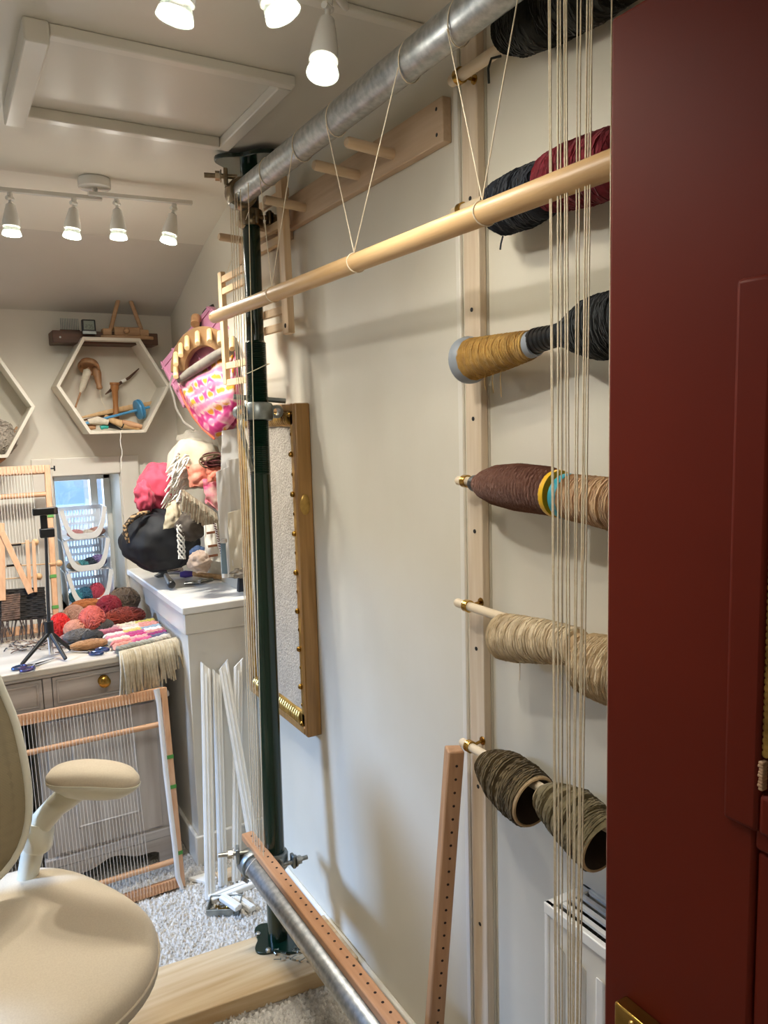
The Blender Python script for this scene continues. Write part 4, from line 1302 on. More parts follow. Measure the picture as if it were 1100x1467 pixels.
# pedestal cupboard
cx0, cx1 = P(72, 1130, y=yv).x - .012, DXR - .006
MB().box((cx0 - .012, yv + .005, .105), (DXR, YF - .03, dz0 - .03)).build('pedestal', deskz_m, dk, bevel=.002)
MB().box((cx0 - .022, yv - .006, .095), (DXR + .008, yv + .02, .13)).build('plinth_moulding', desk_m, dk, bevel=.005)
MB().box((DXR - .012, yv - .008, dz0 - .034), (DXR + .018, yv + .02, dz0 - .014)).build('corner_moulding', desk_m, dk, bevel=.004)
yv_save = yv
yv = yv - .008
dr2 = panel_front(cx0 + .01, DXR - .03, .14, dz0 - .04, deskz_m, 'door', .075)
ix0, ix1, iz0, iz1 = cx0 + .09, DXR - .11, .22, dz0 - .12
MB().box((ix0, yv - .002, iz0), (ix1, yv + .004, iz1)).build('raised_field', deskz_m, dr2, bevel=.003)
yv = yv_save
# scalloped apron with bracket feet
ap = []
x0a, x1a = cx0 - .01, DXR
k_ = 28
ap = [V((x0a, yv, .10)), V((x1a, yv, .10)), V((x1a, yv, 0)), V((x1a - .05, yv, 0))]
for k in range(k_ + 1):
    s_ = k / k_
    ap.append(V((x1a - .05 - (x1a - x0a - .10) * s_, yv, .035 + .035 * math.sin(pi * s_) ** .7 + .008 * math.cos(4 * pi * s_))))
ap += [V((x0a + .05, yv, 0)), V((x0a, yv, 0))]
MB().prism(ap, (0, .02, 0)).build('scalloped_apron', desk_m, dk)
MB().box((DXR - .04, YF - .1, 0), (DXR, YF - .05, .11)).box((x0a, YF - .1, 0), (x0a + .04, YF - .05, .11)).build('rear_feet', desk_m, dk)
MB().box((DXL, yv + .005, .0), (DXL + .42, YF - .03, dz0 - .03)).build('left_pedestal', deskz_m, dk, bevel=.002)
# dark cloth in the knee hole
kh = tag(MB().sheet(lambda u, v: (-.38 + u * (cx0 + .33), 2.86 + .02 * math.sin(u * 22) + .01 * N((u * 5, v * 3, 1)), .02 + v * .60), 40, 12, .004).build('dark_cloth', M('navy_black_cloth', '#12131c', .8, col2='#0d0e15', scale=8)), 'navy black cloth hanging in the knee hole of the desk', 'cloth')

# ------------------------------------------------------------------ yarn balls on the desk


def yball(name, label, px, py, rad, mats, rs=.0034, turns=40, seed=1, zc=None, elong=None):
    rnd = random.Random(seed)
    rx, ry, rz = rad
    c = P(px, py, z=TZ + rz + .001 if zc is None else zc)
    t = thing(name, label, 'yarn', c - V((0, 0, rz)), 'yarn balls heaped on the desk')
    b = MB()
    b.blob(c, (rx * .95, ry * .95, rz * .95), 20, 14)
    pts = []
    phi, tilt = rnd.uniform(0, 6), .3
    for k in range(turns):
        phi += rnd.uniform(.12, .3)
        if k % 9 == 0:
            ax1 = V((rnd.gauss(0, 1), rnd.gauss(0, 1), rnd.gauss(0, 1))).normalized() if elong is None else V((elong[0] + rnd.gauss(0, .25), elong[1] + rnd.gauss(0, .25), elong[2] + rnd.gauss(0, .25))).normalized()
        n = ax1.orthogonal().normalized()
        n = (Matrix.Rotation(phi, 3, ax1) @ n) * .9 + ax1 * .35
        n.normalize()
        u = n.orthogonal().normalized()
        v = n.cross(u)
        off = rnd.uniform(-.35, .35)
        q_ = math.sqrt(1 - off * off)
        for j in range(15):
            a = 2 * pi * j / 15
            d = n * off + (u * math.cos(a) + v * math.sin(a)) * q_
            s_ = 1 + rnd.uniform(-.02, .045)
            pts.append(c + V((d.x * rx, d.y * ry, d.z * rz)) * 1.0 * 1 + V((d.x * rx, d.y * ry, d.z * rz)) * (s_ - 1))
    b.tube(pts, rs, 4)
    b.build('yarn', mats, t, ang=70)
    return t


yb_ = 'yarn_ball'
yball(yb_, 'big taupe brown yarn ball at the back right of the heap', 178, 860, (.058, .055, .050), yarn_m('taupe_yarn', '#6f5d4c', '#57483a'), seed=1, zc=TZ + .066)
yball(yb_, 'dark red yarn ball in front of the taupe one', 156, 869, (.045, .04, .042), yarn_m('dark_red_yarn', '#94202f', '#7d1826'), seed=2, zc=TZ + .065)
yball(yb_, 'salmon coral yarn ball in the middle of the heap', 132, 889, (.046, .044, .052), yarn_m('coral_yarn', '#d96f62', '#c55f54'), seed=3)
yball(yb_, 'rusty red elongated skein right of the salmon ball', 178, 884, (.075, .04, .036), yarn_m('rust_yarn', '#8e3524', '#74291b'), seed=4, elong=(0, 1, .2))
yball(yb_, 'pale pinkish beige yarn ball at the left back of the heap', 106, 881, (.038, .036, .036), yarn_m('pink_beige_yarn', '#ba8f7c', '#a37b68'), seed=5, zc=TZ + .045)
yball(yb_, 'peach yarn ball under the pinkish beige one', 107, 902, (.037, .034, .033), yarn_m('peach_yarn', '#d0947c', '#bd8069'), seed=6)
yball(yb_, 'bright red yarn ball behind the loom foot', 86, 897, (.034, .032, .045), yarn_m('bright_red_yarn', '#d8221e', '#c01a18'), seed=7)
yball('yarn_skein', 'orange ochre skein lying behind the salmon ball', 124, 867, (.062, .03, .022), yarn_m('ochre_yarn', '#b8703a', '#a05d2c'), seed=8, zc=TZ + .06, elong=(0, 1, .3))
yball('yarn_skein', 'grey skein in front of the peach ball', 113, 911, (.05, .03, .022), yarn_m('grey_yarn', '#77706a', '#615b55'), seed=9, elong=(0, 1, .3))
yball('yarn_skein', 'charcoal skein between the salmon ball and the woven hanging', 146, 898, (.04, .035, .026), yarn_m('charcoal_skein', '#48433f', '#37332f'), seed=10, elong=(0, 1, .4))
yball('yarn_skein', 'black grey skein right of the grey skein', 133, 912, (.036, .026, .02), yarn_m('black_grey_yarn', '#3d3a38', '#2c2a28'), seed=11, elong=(0, 1, .4))
yball('yarn_skein', 'tan leather-coloured skein lying at the front of the heap', 128, 923, (.062, .022, .014), yarn_m('tan_yarn', '#b98d66', '#a57a54'), seed=12, elong=(0, 1, .4))
yball('yarn_skein', 'mixed white and red thrums left of the tan skein', 98, 915, (.03, .025, .014), yarn_m('thrums', '#b9a29a', '#8a4a44', 90), seed=13)

# ------------------------------------------------------------------ woven hanging with fringe
wh = thing('woven_hanging', 'colourful textured weaving with a long cream fringe over the desk edge', 'weaving', P(200, 920, z=TZ))
A_, B_ = P(140, 902, z=TZ + .02), P(218, 889, z=TZ + .02)
D_, E_ = P(174, 936, z=TZ + .02), P(243, 914, z=TZ + .02)
D_.y, E_.y = max(D_.y, DYF - .03), max(E_.y, DYF - .03)
pal = [['#c4a2a6', '#d9cdb4', '#c9b85c'], ['#b9747a', '#d3bdb0', '#cf8d82'], ['#8c3b50', '#dccfc0', '#d08a7e'], ['#e0d6c8', '#cbb66a', '#8ea0ad'], ['#cf8291', '#b24a7e', '#dfe0de'], ['#d9cfbd', '#b6356f', '#c98f86'], ['#c97a72', '#d7a7a0', '#8e2f66'], ['#d18f7c', '#c65a80', '#5a5570'], ['#8f8d80', '#a3a193', '#c9bfae']]
MB().sheet(lambda u, v: lerp(lerp(A_, B_, u), lerp(D_, E_, u), v) + V((0, 0, -.012)), 10, 10, .006).build('backing', yarn_m('weft_backing', '#cdbfa8', '#b09a8c', 80), wh)
wm = {}
for r, row in enumerate(pal):
    v = (r + .5) / len(pal)
    a, b = lerp(A_, D_, v), lerp(B_, E_, v)
    for q, hx_ in enumerate(row):
        s0, s1 = q / 3 - .02, (q + 1) / 3 + .02
        if hx_ not in wm: wm[hx_] = yarn_m('roving_' + hx_[1:], hx_, hx_, 90)
        for strand in (-1, 1):
            pts = []
            for k in range(13):
                s_ = s0 + (s1 - s0) * k / 12
                g = lerp(a, b, s_)
                ph = s_ * 40 + r
                pts.append(g + V((0, strand * .0065 * math.cos(ph), strand * .006 * math.sin(ph) + .003 * N((s_ * 6, r, 2)))))
            MB().tube(pts, .0085, 7).build('roving', wm[hx_], wh, ang=80)
frm = yarn_m('fringe_cotton', '#d3c5aa', '#bdad90', 60)
fg = MB()
rs = random.Random(4)
for k in range(62):
    s_ = k / 61
    g = lerp(D_, E_, s_) + V((.02 * s_, 0, -.002))
    Lf = .155 - .045 * s_ + rs.uniform(-.012, .012) - (.03 if s_ > .85 else 0)
    dx = rs.uniform(-.008, .008) + .012 * s_
    out = V((0, -.018 - .012 * rs.random(), -.012))
    pts = [g, g + out * .7 + V((dx * .2, 0, 0)), g + out + V((dx * .5, -.004, -.04)), g + out + V((dx, .004 * rs.random(), -Lf * .6)), g + out + V((dx * 1.3 + rs.uniform(-.006, .006), .006, -Lf))]
    fg.tube(pts, [.0035, .0048, .0045, .0042, .0030], 6)
tag(fg.build('fringe', frm, wh, ang=80), kind='stuff')


# ------------------------------------------------------------------ scissors, tripod
def scissors(name, label, c, ang, hm, s=1.0):
    t = thing(name, label, 'scissors', c)
    Rz = Matrix.Rotation(ang, 3, 'Z')
    def w_(x, y, z): return c + Rz @ V((x * s, y * s, z))
    for sg in (-1, 1):
        MB().add([w_(0, -.004 * sg, .004), w_(.075, .001 * sg, .004), w_(.0, .008 * sg, .004), w_(0, -.004 * sg, .0065), w_(.075, .001 * sg, .0065), w_(.0, .008 * sg, .0065)], [(0, 1, 2), (5, 4, 3), (0, 3, 4, 1), (1, 4, 5, 2), (2, 5, 3, 0)]).build('blade', chrome_m, t)
        MB().tube([w_(-.035 + .022 * math.cos(a), sg * .021 + .015 * math.sin(a), .005) for a in [2 * pi * i / 16 for i in range(16)]], .0042 * s, 8, closed=True).build('handle_ring', hm, t)
        MB().tube([w_(-.014, sg * .014, .005), w_(.004, 0, .005)], .004 * s, 8).build('shank', chrome_m, t)
    return t


purple_m = M('iridescent_purple', '#5c4a78', .25, .6, col2='#3d5a80', scale=40)
scissors('embroidery_scissors', 'small scissors with dark violet ring handles on the desk by the tripod', P(128, 935, z=TZ + .001), 2.5, purple_m, 1.0)
scissors('embroidery_scissors', 'small purple-handled scissors on the front left of the desk top', P(48, 955, z=TZ + .001), .5, purple_m, 1.0)
tp = thing('phone_tripod', 'slim black tripod selfie stick with phone clamp standing on the desk', 'tripod', P(74, 942, z=TZ))
o = P(74, 941, z=TZ)
yt = o.y
pz = lambda px, py: P(px, py, y=yt)
MB().lathe(pz(73.5, 938), pz(69, 890), [(0, .008), ((pz(69, 890) - pz(73.5, 938)).length, .008)], 16).build('lower_tube', chrome_m, tp)
MB().lathe(pz(71, 908), pz(69.5, 890), [(0, .014), ((pz(71, 908) - pz(69.5, 890)).length, .014)], 16).build('leg_hub', blacks_m, tp)
MB().lathe(pz(70, 892), pz(65.5, 765), [(0, .0058), ((pz(70, 892) - pz(65.5, 765)).length, .0045)], 14).build('column', M('gunmetal', '#55565a', .3, .8), tp)
hubp = pz(71, 905)
for px, py in ((31, 952), (94, 944), (101, 930)):
    e_ = P(px, py, z=TZ + .008)
    MB().lathe(hubp, e_, [(0, .007), (.02, .0075), ((e_ - hubp).length, .006)], 12).build('leg', blacks_m, tp)
MB().box((pz(57, 765).x, yt - .012, pz(66, 770).z), (pz(78, 765).x, yt + .012, pz(66, 757).z)).build('clamp_base', blacks_m, tp, bevel=.003)
MB().box((pz(58, 750).x, yt - .004, pz(66, 762).z), (pz(68, 750).x, yt + .006, pz(66, 738).z)).build('clamp_arm', blacks_m, tp, bevel=.002)
a, b = pz(47, 739), pz(82, 726)
MB().box((a.x, yt - .010, a.z), (b.x, yt + .012, b.z)).build('phone_clamp', black_m, tp, bevel=.003)
MB().box((b.x - .012, yt - .011, a.z + .004), (b.x - .004, yt - .009, b.z - .004)).build('silver_mark', chrome_m, tp)

# ------------------------------------------------------------------ loom on the desk


def PP(px, py, o, n):
    d = _R * ((px - 550) / 1100) + _D * ((py - 733.5) / 1100) + _f
    t = (V(o) - V((0, 0, EYE))).dot(n) / d.dot(n)
    return V((0, 0, EYE)) + d * t


lo_, ln = V((0, 3.015, TZ + .001)), V((0, 1, -.20 / .62)).normalized()
lup = V((0, .20, .62)).normalized()
Lp = lambda px, py: PP(px, py, lo_, ln)
lm = thing('weaving_loom', 'upright beech frame loom on the desk with a black weaving', 'loom', (.1, 3.02, TZ))
ur0 = Lp(82, 912)
ur0 = lo_ + V((ur0.x, 0, 0)) + lup * .006
ur1 = Lp(67, 667)
MB().beam(ur0, ur1, .020, .022, ln).build('upright', beechz_m, lm, bevel=.002)
lx = ur0.x - .62
MB().beam(V((lx, ur0.y, ur0.z)), V((lx + (ur1.x - ur0.x), ur1.y, ur1.z)), .020, .022, ln).build('upright', beechz_m, lm, bevel=.002)
MB().beam(ur0 + V((.008, -.07, .002)), ur0 + V((.008, .06, .002)), .018, .012).build('foot', beech_m, lm, bevel=.002)


def notched(par, a, b, h, tk, n, up, out, mat, nm='notched_rail'):
    r = MB().beam(a, b, tk, h, up)
    d = (V(b) - V(a))
    L = d.length
    d.normalize()
    for i in range(n):
        c = V(a) + d * (L * (i + .5) / n)
        r.beam(c - d * L / n * .3 + V(out) * (tk / 2 + .002), c + d * L / n * .3 + V(out) * (tk / 2 + .002), .005, h * .92, up)
    return r.build(nm, mat, par)


z_t = Lp(35, 674)
rl0 = V((lx + .005, z_t.y, z_t.z))
rl1 = V((Lp(64, 672).x, z_t.y, z_t.z))
notched(lm, rl0, rl1, .032, .018, 52, lup, -ln, beech_m)
z_b = Lp(35, 922)
z_b = V((0, lo_.y + .008, TZ + .03))
notched(lm, V((lx, z_b.y, z_b.z)), V((ur0.x - .01, z_b.y, z_b.z)), .032, .018, 52, lup, -ln, beech_m)
z_m = Lp(33, 710)
MB().tube([V((lx, z_m.y, z_m.z)), V((ur1.x, z_m.y, z_m.z))], .010, 12).build('crossbar', beech_m, lm)
wp = MB()
for k in range(56):
    x = lx + .02 + k * .0102
    if x < ur0.x - .03:
        wp.tube([V((x + .015, z_t.y, z_t.z)) - ln * .012, V((x, z_b.y, z_b.z)) - ln * .012], .0009, 4)
tag(wp.build('warp', whitecord_m, lm), kind='stuff')
off = -ln * .016
bw_m = yarn_m('black_weft', '#171513', '#2a241f', 60)
c0, c1, c2, c3 = Lp(-60, 852), Lp(63, 843), Lp(66, 885), Lp(-60, 893)
wv = MB()
for r in range(16):
    a, b = lerp(c3, c0, r / 15) + off, lerp(c2, c1, r / 15) + off
    wv.tube([lerp(a, b, k / 24) - ln * (.002 * math.sin(k * 1.9 + r * 3.1) + .003 * N((k * .3, r * .5, 0))) for k in range(25)], .0052, 6)
wv.build('black_weaving', bw_m, lm, ang=80)
wv = MB()
c0, c1, c2, c3 = Lp(2, 856), Lp(28, 853), Lp(28, 886), Lp(2, 890)
for r in range(12):
    a, b = lerp(c3, c0, r / 11) + off * 1.5, lerp(c2, c1, r / 11) + off * 1.5
    wv.tube([lerp(a, b, k / 12) - ln * (.003 * N((k * .6, r * .7, 0))) for k in range(13)], .0055, 6)
wv.build('brown_patch', yarn_m('brown_weft', '#6f5646', '#4d3a2e', 60), lm, ang=80)
fr_ = MB()
rs = random.Random(6)
for k in range(60):
    px = rs.uniform(-40, 66)
    a = Lp(px, 886) + off
    e = Lp(px + rs.uniform(-7, 7), rs.uniform(905, 930)) + off * 2.2
    e.z = max(e.z, TZ + .006)
    fr_.tube([a, lerp(a, e, .5) + V((rs.uniform(-.006, .006), -.008, 0)), e], .0018, 5)
tag(fr_.build('dark_fringe', yarn_m('dark_fringe', '#231d1a', '#4a3830', 30), lm), kind='stuff')
for px, py in ((72, 740), (76, 826), (79, 870)):
    g = Lp(px, py)
    MB().beam(g - lup * .006, g + lup * .006, .022, .026, ln).build('green_tape', M('green_tape%d' % py, '#4f8f3e', .5), lm)
ov = -ln * .030
for i, ((xa_, ya2), (xb_, yb2), w_) in enumerate((((38, 776), (42, 850), .022), ((47, 777), (50, 850), .020), ((2, 765), (43, 852), .020), ((1, 752), (3, 862), .022))):
    t = thing('heddle_stick', ['left flat wooden batten of the pair', 'right flat wooden batten of the pair', 'slanting flat wooden batten', 'upright flat wooden batten at the picture edge'][i] + ' leaning on the desk loom', 'stick', Lp(xb_, yb2) + ov)
    MB().beam(Lp(xa_, ya2) + ov * (1.2 if i == 2 else 1), Lp(xb_, yb2) + ov * (1.2 if i == 2 else 1), w_ * .6 if i < 2 else w_, .006, ln).build('batten', beechz_m, t, bevel=.001)
for i, (x0, y0, x1, y1) in enumerate(((-30, 786, 50, 778), (-30, 815, 84, 808), (-30, 833, 55, 827))):
    t = thing('bead_ended_rod', ['highest', 'longest', 'lowest'][i] + ' thin rod with a wooden ball end across the desk loom', 'rod', Lp(x1, y1) + ov)
    MB().tube([Lp(x0, y0) + ov * .6, Lp(x1, y1) + ov * .6], .0022, 8).build('rod', sw2, t)
    MB().blob(Lp(x1, y1) + ov * .6, (.0125, .0125, .0125), 16, 12).build('ball_end', sw2, t)
    if i < 2:
        MB().tube([Lp(6 + 3, y0 - 3) + ov * .6, Lp(30, y0 - 5) + ov * .6], .0042, 8).build('wound_thread', bw_m, t)

# ------------------------------------------------------------------ lap loom leaning on the desk
l0, l1 = V((.59, 2.437, .004)), V((.598, 2.560, .655))
lax = (l1 - l0).normalized()
lnn = V((0, lax.z, -lax.y)).normalized()
ll = thing('lap_loom', 'large beech frame loom with white warp leaning on the front of the desk', 'loom', (.3, 2.45, 0))
wid = .60
bz = l0 + lax * .014
q0, q1 = V((l0.x - wid, l0.y + .02, l0.z)), V((l1.x - wid, l1.y - .018, l1.z))
MB().beam(l0, l1, .020, .020, lnn).build('upright', beechz_m, ll, bevel=.002)
MB().beam(q0 - V((0, .02, 0)), q1 + V((0, .018, 0)), .020, .020, lnn).build('upright', beechz_m, ll, bevel=.002)
tA = l1 - lax * .016
bA = l0 + lax * .018
notched(ll, tA + V((-wid, 0, 0)), tA + V((-.01, 0, 0)), .034, .018, 58, lax, -lnn, beech_m)
notched(ll, bA + V((-wid, 0, 0)), bA + V((-.01, 0, 0)), .030, .018, 58, lax, -lnn, beech_m)
for f_ in (.135, .82):
    g = lerp(l0, l1, f_)
    MB().tube([g + V((-wid, 0, 0)), g], .0095, 12).build('crossbar', beech_m, ll)
wp = MB()
for k in range(44):
    x = tA.x - .115 - k * .0103
    if x > tA.x - wid + .02:
        wp.tube([V((x, tA.y, tA.z)) - lnn * .013, V((x + .004, bA.y, bA.z)) - lnn * .013], .0008, 4)
tag(wp.build('warp', whitecord_m, ll), kind='stuff')
for f_ in (.65, .50, .17):
    g = lerp(l0, l1, f_)
    MB().beam(g - lax * .006, g + lax * .006, .022, .022, lnn).build('green_tape', M('green_tape_low%d' % int(f_ * 100), '#4f8f3e', .5), ll)
rib = [tA + V((-.026, -.016, .02)), tA + V((-.022, -.02, -.03)), lerp(tA, bA, .4) + V((-.022, -.022, 0)), lerp(tA, bA, .8) + V((-.016, -.024, 0)), bA + V((-.016, -.022, .03)), bA + V((-.006, -.03, -.012))]
MB().tube(rib, [.010, .008, .0085, .0085, .008, .006], 8, flat=((1, 0, 0), .25)).build('ribbon', M('white_ribbon', '#e4e2e0', .6), ll, ang=60)

# ------------------------------------------------------------------ mouldings, tin and offcuts on the carpet
strips = [((294, 952), (301, 1287), .034, 'leftmost white moulding leaning on the boxed-in ledge'),
          ((310, 962), (319, 1268), .030, 'second white moulding from the left leaning on the boxed-in ledge'),
          ((319, 950), (358, 1212), .036, 'slanting white moulding leaning against the boxed-in ledge'),
          ((341, 947), (338, 1262), .032, 'rightmost upright white moulding leaning on the boxed-in ledge')]
for i, (tp_, bt_, w_, lab) in enumerate(strips):
    b_ = P(*bt_, z=.004) if i != 2 else P(372, 1262, z=.004)
    yt_ = CY - .012 - .006 * (i % 2)
    t_ = P(*tp_, y=yt_)
    t = thing('moulding_strip', lab, 'moulding', b_, 'white mouldings leaning by the ledge')
    d = (t_ - b_).normalized()
    sdv = d.cross(V((0, 1, 0))).normalized()
    nn = sdv.cross(d)
    if nn.y > 0: nn = -nn
    prof = [(-.5, 0), (.5, 0), (.5, .35), (.3, .45), (.2, .30), (-.2, .30), (-.3, .42), (-.45, .40), (-.5, .25)]
    cs = [b_ + sdv * (x * w_) + nn * (y * .022) for x, y in prof]
    mb = MB()
    k = len(cs)
    top = [c + d * ((t_ - b_).length - .02 + (.03 * (x + .5) if i in (0, 1) else .03 * (.5 - x))) for c, (x, y) in zip(cs, prof)]
    mb.add(cs + top, [tuple(range(k - 1, -1, -1)), tuple(range(k, 2 * k))] + [(j, (j + 1) % k, k + (j + 1) % k, k + j) for j in range(k)])
    mb.build('profile', trimw_m, t, ang=25)
    MB().beam(b_ + nn * .0105 + d * .01, t_ + nn * .0105 - d * .03, .0035, .004, nn).build('bead', trimw_m, t)
a, b = P(300, 1289, z=.012), P(364, 1264, z=.012)
t = thing('moulding_strip', 'white moulding piece lying flat at the foot of the leaning mouldings', 'moulding', a)
MB().beam(a, b, .036, .018).build('profile', trimw_m, t, bevel=.004)
MB().beam(a + V((0, 0, .009)), b + V((0, 0, .009)), .006, .006).build('bead', trimw_m, t)
t = thing('wood_offcut', 'flat white offcut with a mitred end by the boxed-in ledge foot', 'offcut', P(285, 1265, z=.002))
MB().prism([P(270, 1262, z=.002), P(300, 1253, z=.002), P(312, 1262, z=.002), P(296, 1268, z=.002)], (0, 0, .012)).build('offcut', trimw_m, t, bevel=.002)
t = thing('wood_offcut', 'bare pinkish wood offcut behind the mouldings on the carpet', 'offcut', P(325, 1255, z=.002))
MB().prism([P(308, 1256, z=.002), P(352, 1240, z=.002), P(362, 1250, z=.002), P(318, 1267, z=.002)], (0, 0, .016)).build('offcut', pine_x, t, bevel=.002)
for i, (p0, p1, lab) in enumerate((((318, 1285), (342, 1301), 'short white moulding offcut resting on the screw tin'), ((333, 1283), (362, 1303), 'short white moulding offcut lying right of the screw tin'))):
    z_ = .036 if i == 0 else .012
    a, b = P(*p0, z=z_), P(*p1, z=z_)
    t = thing('moulding_offcut', lab, 'offcut', a)
    MB().beam(a, b, .026, .016).build('profile', trimw_m, t, bevel=.003)
    MB().beam(a + V((0, 0, .008)), b + V((0, 0, .008)), .006, .005).build('bead', trimw_m, t)
tc_ = P(322, 1302, z=.002)
t = thing('screw_tin', 'small open metal tin of brass screws on the carpet by the prop', 'tin', tc_)
tw, tl, thh = .038, .05, .022
Rt = Matrix.Rotation(-.5, 3, 'Z')
def TW(x, y, z): return tc_ + Rt @ V((x, y, z))
MB().add([TW(-tl, -tw, 0), TW(tl, -tw, 0), TW(tl, tw, 0), TW(-tl, tw, 0), TW(-tl, -tw, .002), TW(tl, -tw, .002), TW(tl, tw, .002), TW(-tl, tw, .002)], [(0, 3, 2, 1), (4, 5, 6, 7), (0, 1, 5, 4), (1, 2, 6, 5), (2, 3, 7, 6), (3, 0, 4, 7)]).build('tin_bottom', cast_m, t)
ws = MB()
for (xa_, ya2), (xb_, yb2) in (((-tl, -tw), (tl, -tw)), ((tl, -tw), (tl, tw)), ((tl, tw), (-tl, tw)), ((-tl, tw), (-tl, -tw))):
    ws.beam(TW(xa_, ya2, thh / 2), TW(xb_, yb2, thh / 2), .002, thh)
    ws.tube([TW(xa_, ya2, thh), TW(xb_, yb2, thh)], .0018, 6)
ws.build('tin_wall', cast_m, t)
rs = random.Random(9)
for k in range(22):
    p0 = TW(rs.uniform(-tl + .015, tl - .015), rs.uniform(-tw + .012, tw - .012), .005 + .014 * rs.random())
    d = V((rs.uniform(-1, 1), rs.uniform(-1, 1), rs.uniform(-.2, .4))).normalized()
    tt = thing('brass_screw', 'loose brass screw in the open tin on the carpet', 'screw', p0, 'brass screws in the tin')
    MB().lathe(p0, p0 + d, [(0, .0042), (.002, .004), (.0035, .0018), (.02, .0016), (.024, .0004)], 8).build('screw', brass_m, tt)

# ================================================================== CHAIR
CF = V((math.cos(math.radians(-62)), math.sin(math.radians(-62)), 0))
CLf = V((-CF.y, CF.x, 0))
CC = V((.040, 1.655, 0))
SZ = .472
chr_ = thing('office_chair', 'beige office chair with padded seat, mesh back and white arms', 'chair', CC)


def K(f, l, z): return CC + CF * f + CLf * l + V((0, 0, z))


def sell(a, n):
    c, s_ = math.cos(a), math.sin(a)
    r = (abs(c) ** n + abs(s_) ** n) ** (-1 / n)
    return r * c, r * s_


def seat_outline(a, k=1.0):
    c, s_ = sell(a, 2.9)
    return c * (.272 if c > 0 else .335) * k, s_ * (.272 - .018 * c) * k


sm = MB()
n = 72
def sz(f, l, dz): return SZ - .018 + dz + .010 * (abs(l) / .25) ** 2 - .022 * max(0, f / .25) ** 3
def ringmesh(rings, fn, cap0=False):
    vs, fs = [], []
    for k, dz in rings:
        for j in range(n):
            vs.append(fn(2 * pi * j / n, k, dz))
    for i in range(len(rings) - 1):
        for j in range(n):
            fs.append((i * n + j, i * n + (j + 1) % n, (i + 1) * n + (j + 1) % n, (i + 1) * n + j))
    return MB().add(vs, fs)
def sfn(a, k, dz):
    f, l = seat_outline(a, max(k, .001))
    return K(f, l, sz(f, l, dz))
ringmesh([(.001, .018), (.35, .018), (.7, .016), (.88, .010), (.96, .002), (1.0, -.014), (1.0, -.030)], sfn).build('seat_cushion', chairfab_m, chr_, ang=80)
ringmesh([(1.0, -.030), (1.0, -.052), (.93, -.070), (.6, -.080), (.001, -.082)], sfn).build('seat_side', chairfab_m, chr_, ang=80)
MB().tube([K(*seat_outline(2 * pi * j / n, 1.004), sz(*seat_outline(2 * pi * j / n, 1), -.030)) for j in range(n)], .0032, 8, closed=True).build('piping', chairfab_m, chr_)
MB().box(tuple(CC + V((-.10, -.10, SZ - .125))), tuple(CC + V((.10, .10, SZ - .09)))).build('tilt_mechanism', chairpl_m, chr_, bevel=.01)
MB().lathe(CC + V((0, 0, .09)), CC + V((0, 0, SZ)), [(0, .028), (.18, .028), (.18, .02), (SZ - .2, .02)], 24).build('gas_column', chrome_m, chr_)
for k in range(5):
    a = 2 * pi * k / 5 + .9
    d = V((math.cos(a), math.sin(a), 0))
    MB().tube([CC + V((0, 0, .11)), CC + d * .16 + V((0, 0, .10)), CC + d * .29 + V((0, 0, .075))], [.026, .022, .016], 10).build('base_arm', chairpl_m, chr_)
    c = CC + d * .28
    w_ = MB().lathe(c + V((-.02 * d.y, .02 * d.x, .031)), c + V((.02 * d.y, -.02 * d.x, .031)), [(0, .024), (.004, .03), (.036, .03), (.04, .024)], 20).build('castor', blacks_m, chr_)
    MB().tube([c + V((0, 0, .03)), c + V((0, 0, .085))], .008, 10).build('castor_stem', chairpl_m, w_)
# back: frame tube and mesh
def back(u, v):
    """u -1..1 across, v 0..1 up"""
    wv_ = .246 * (1 - .10 * max(0, v - .6) / .4)
    zz = .500 + v * .605
    ff = -.232 - .055 * v + .03 * math.sin(min(1, v * 1.4) * pi) + .030 * u * u
    return K(ff + .027, u * wv_ - .068, zz)
def bedge(a):
    c, s_ = sell(a, 3.6)
    return c, .5 + .5 * s_
MB().tube([back(*bedge(2 * pi * j / 72)) for j in range(72)], .0095, 12, closed=True).build('back_frame', chairpl_m, chr_)
def bfn(a, k, dz):
    u, v = bedge(a)
    return back(u * k, .5 + (v - .5) * k)
ms = ringmesh([(max(i / 10, .001), 0) for i in range(11)], bfn).build('back_mesh', mesh_m, chr_, ang=80)
so = ms.modifiers.new('solid', 'SOLIDIFY')
so.thickness = .003
rbm = MB()
for k in range(170):
    v = .02 + .96 * k / 170
    umax = max(.3, (1 - abs(2 * v - 1) ** 3.6) ** (1 / 3.6)) * .985
    rbm.tube([back(umax * (s_ / 8 - 1), v) + CF * .0022 for s_ in range(17)], .0012, 4)
tag(rbm.build('mesh_ribs', M('mesh_thread', '#a09172', .7), chr_), kind='stuff')
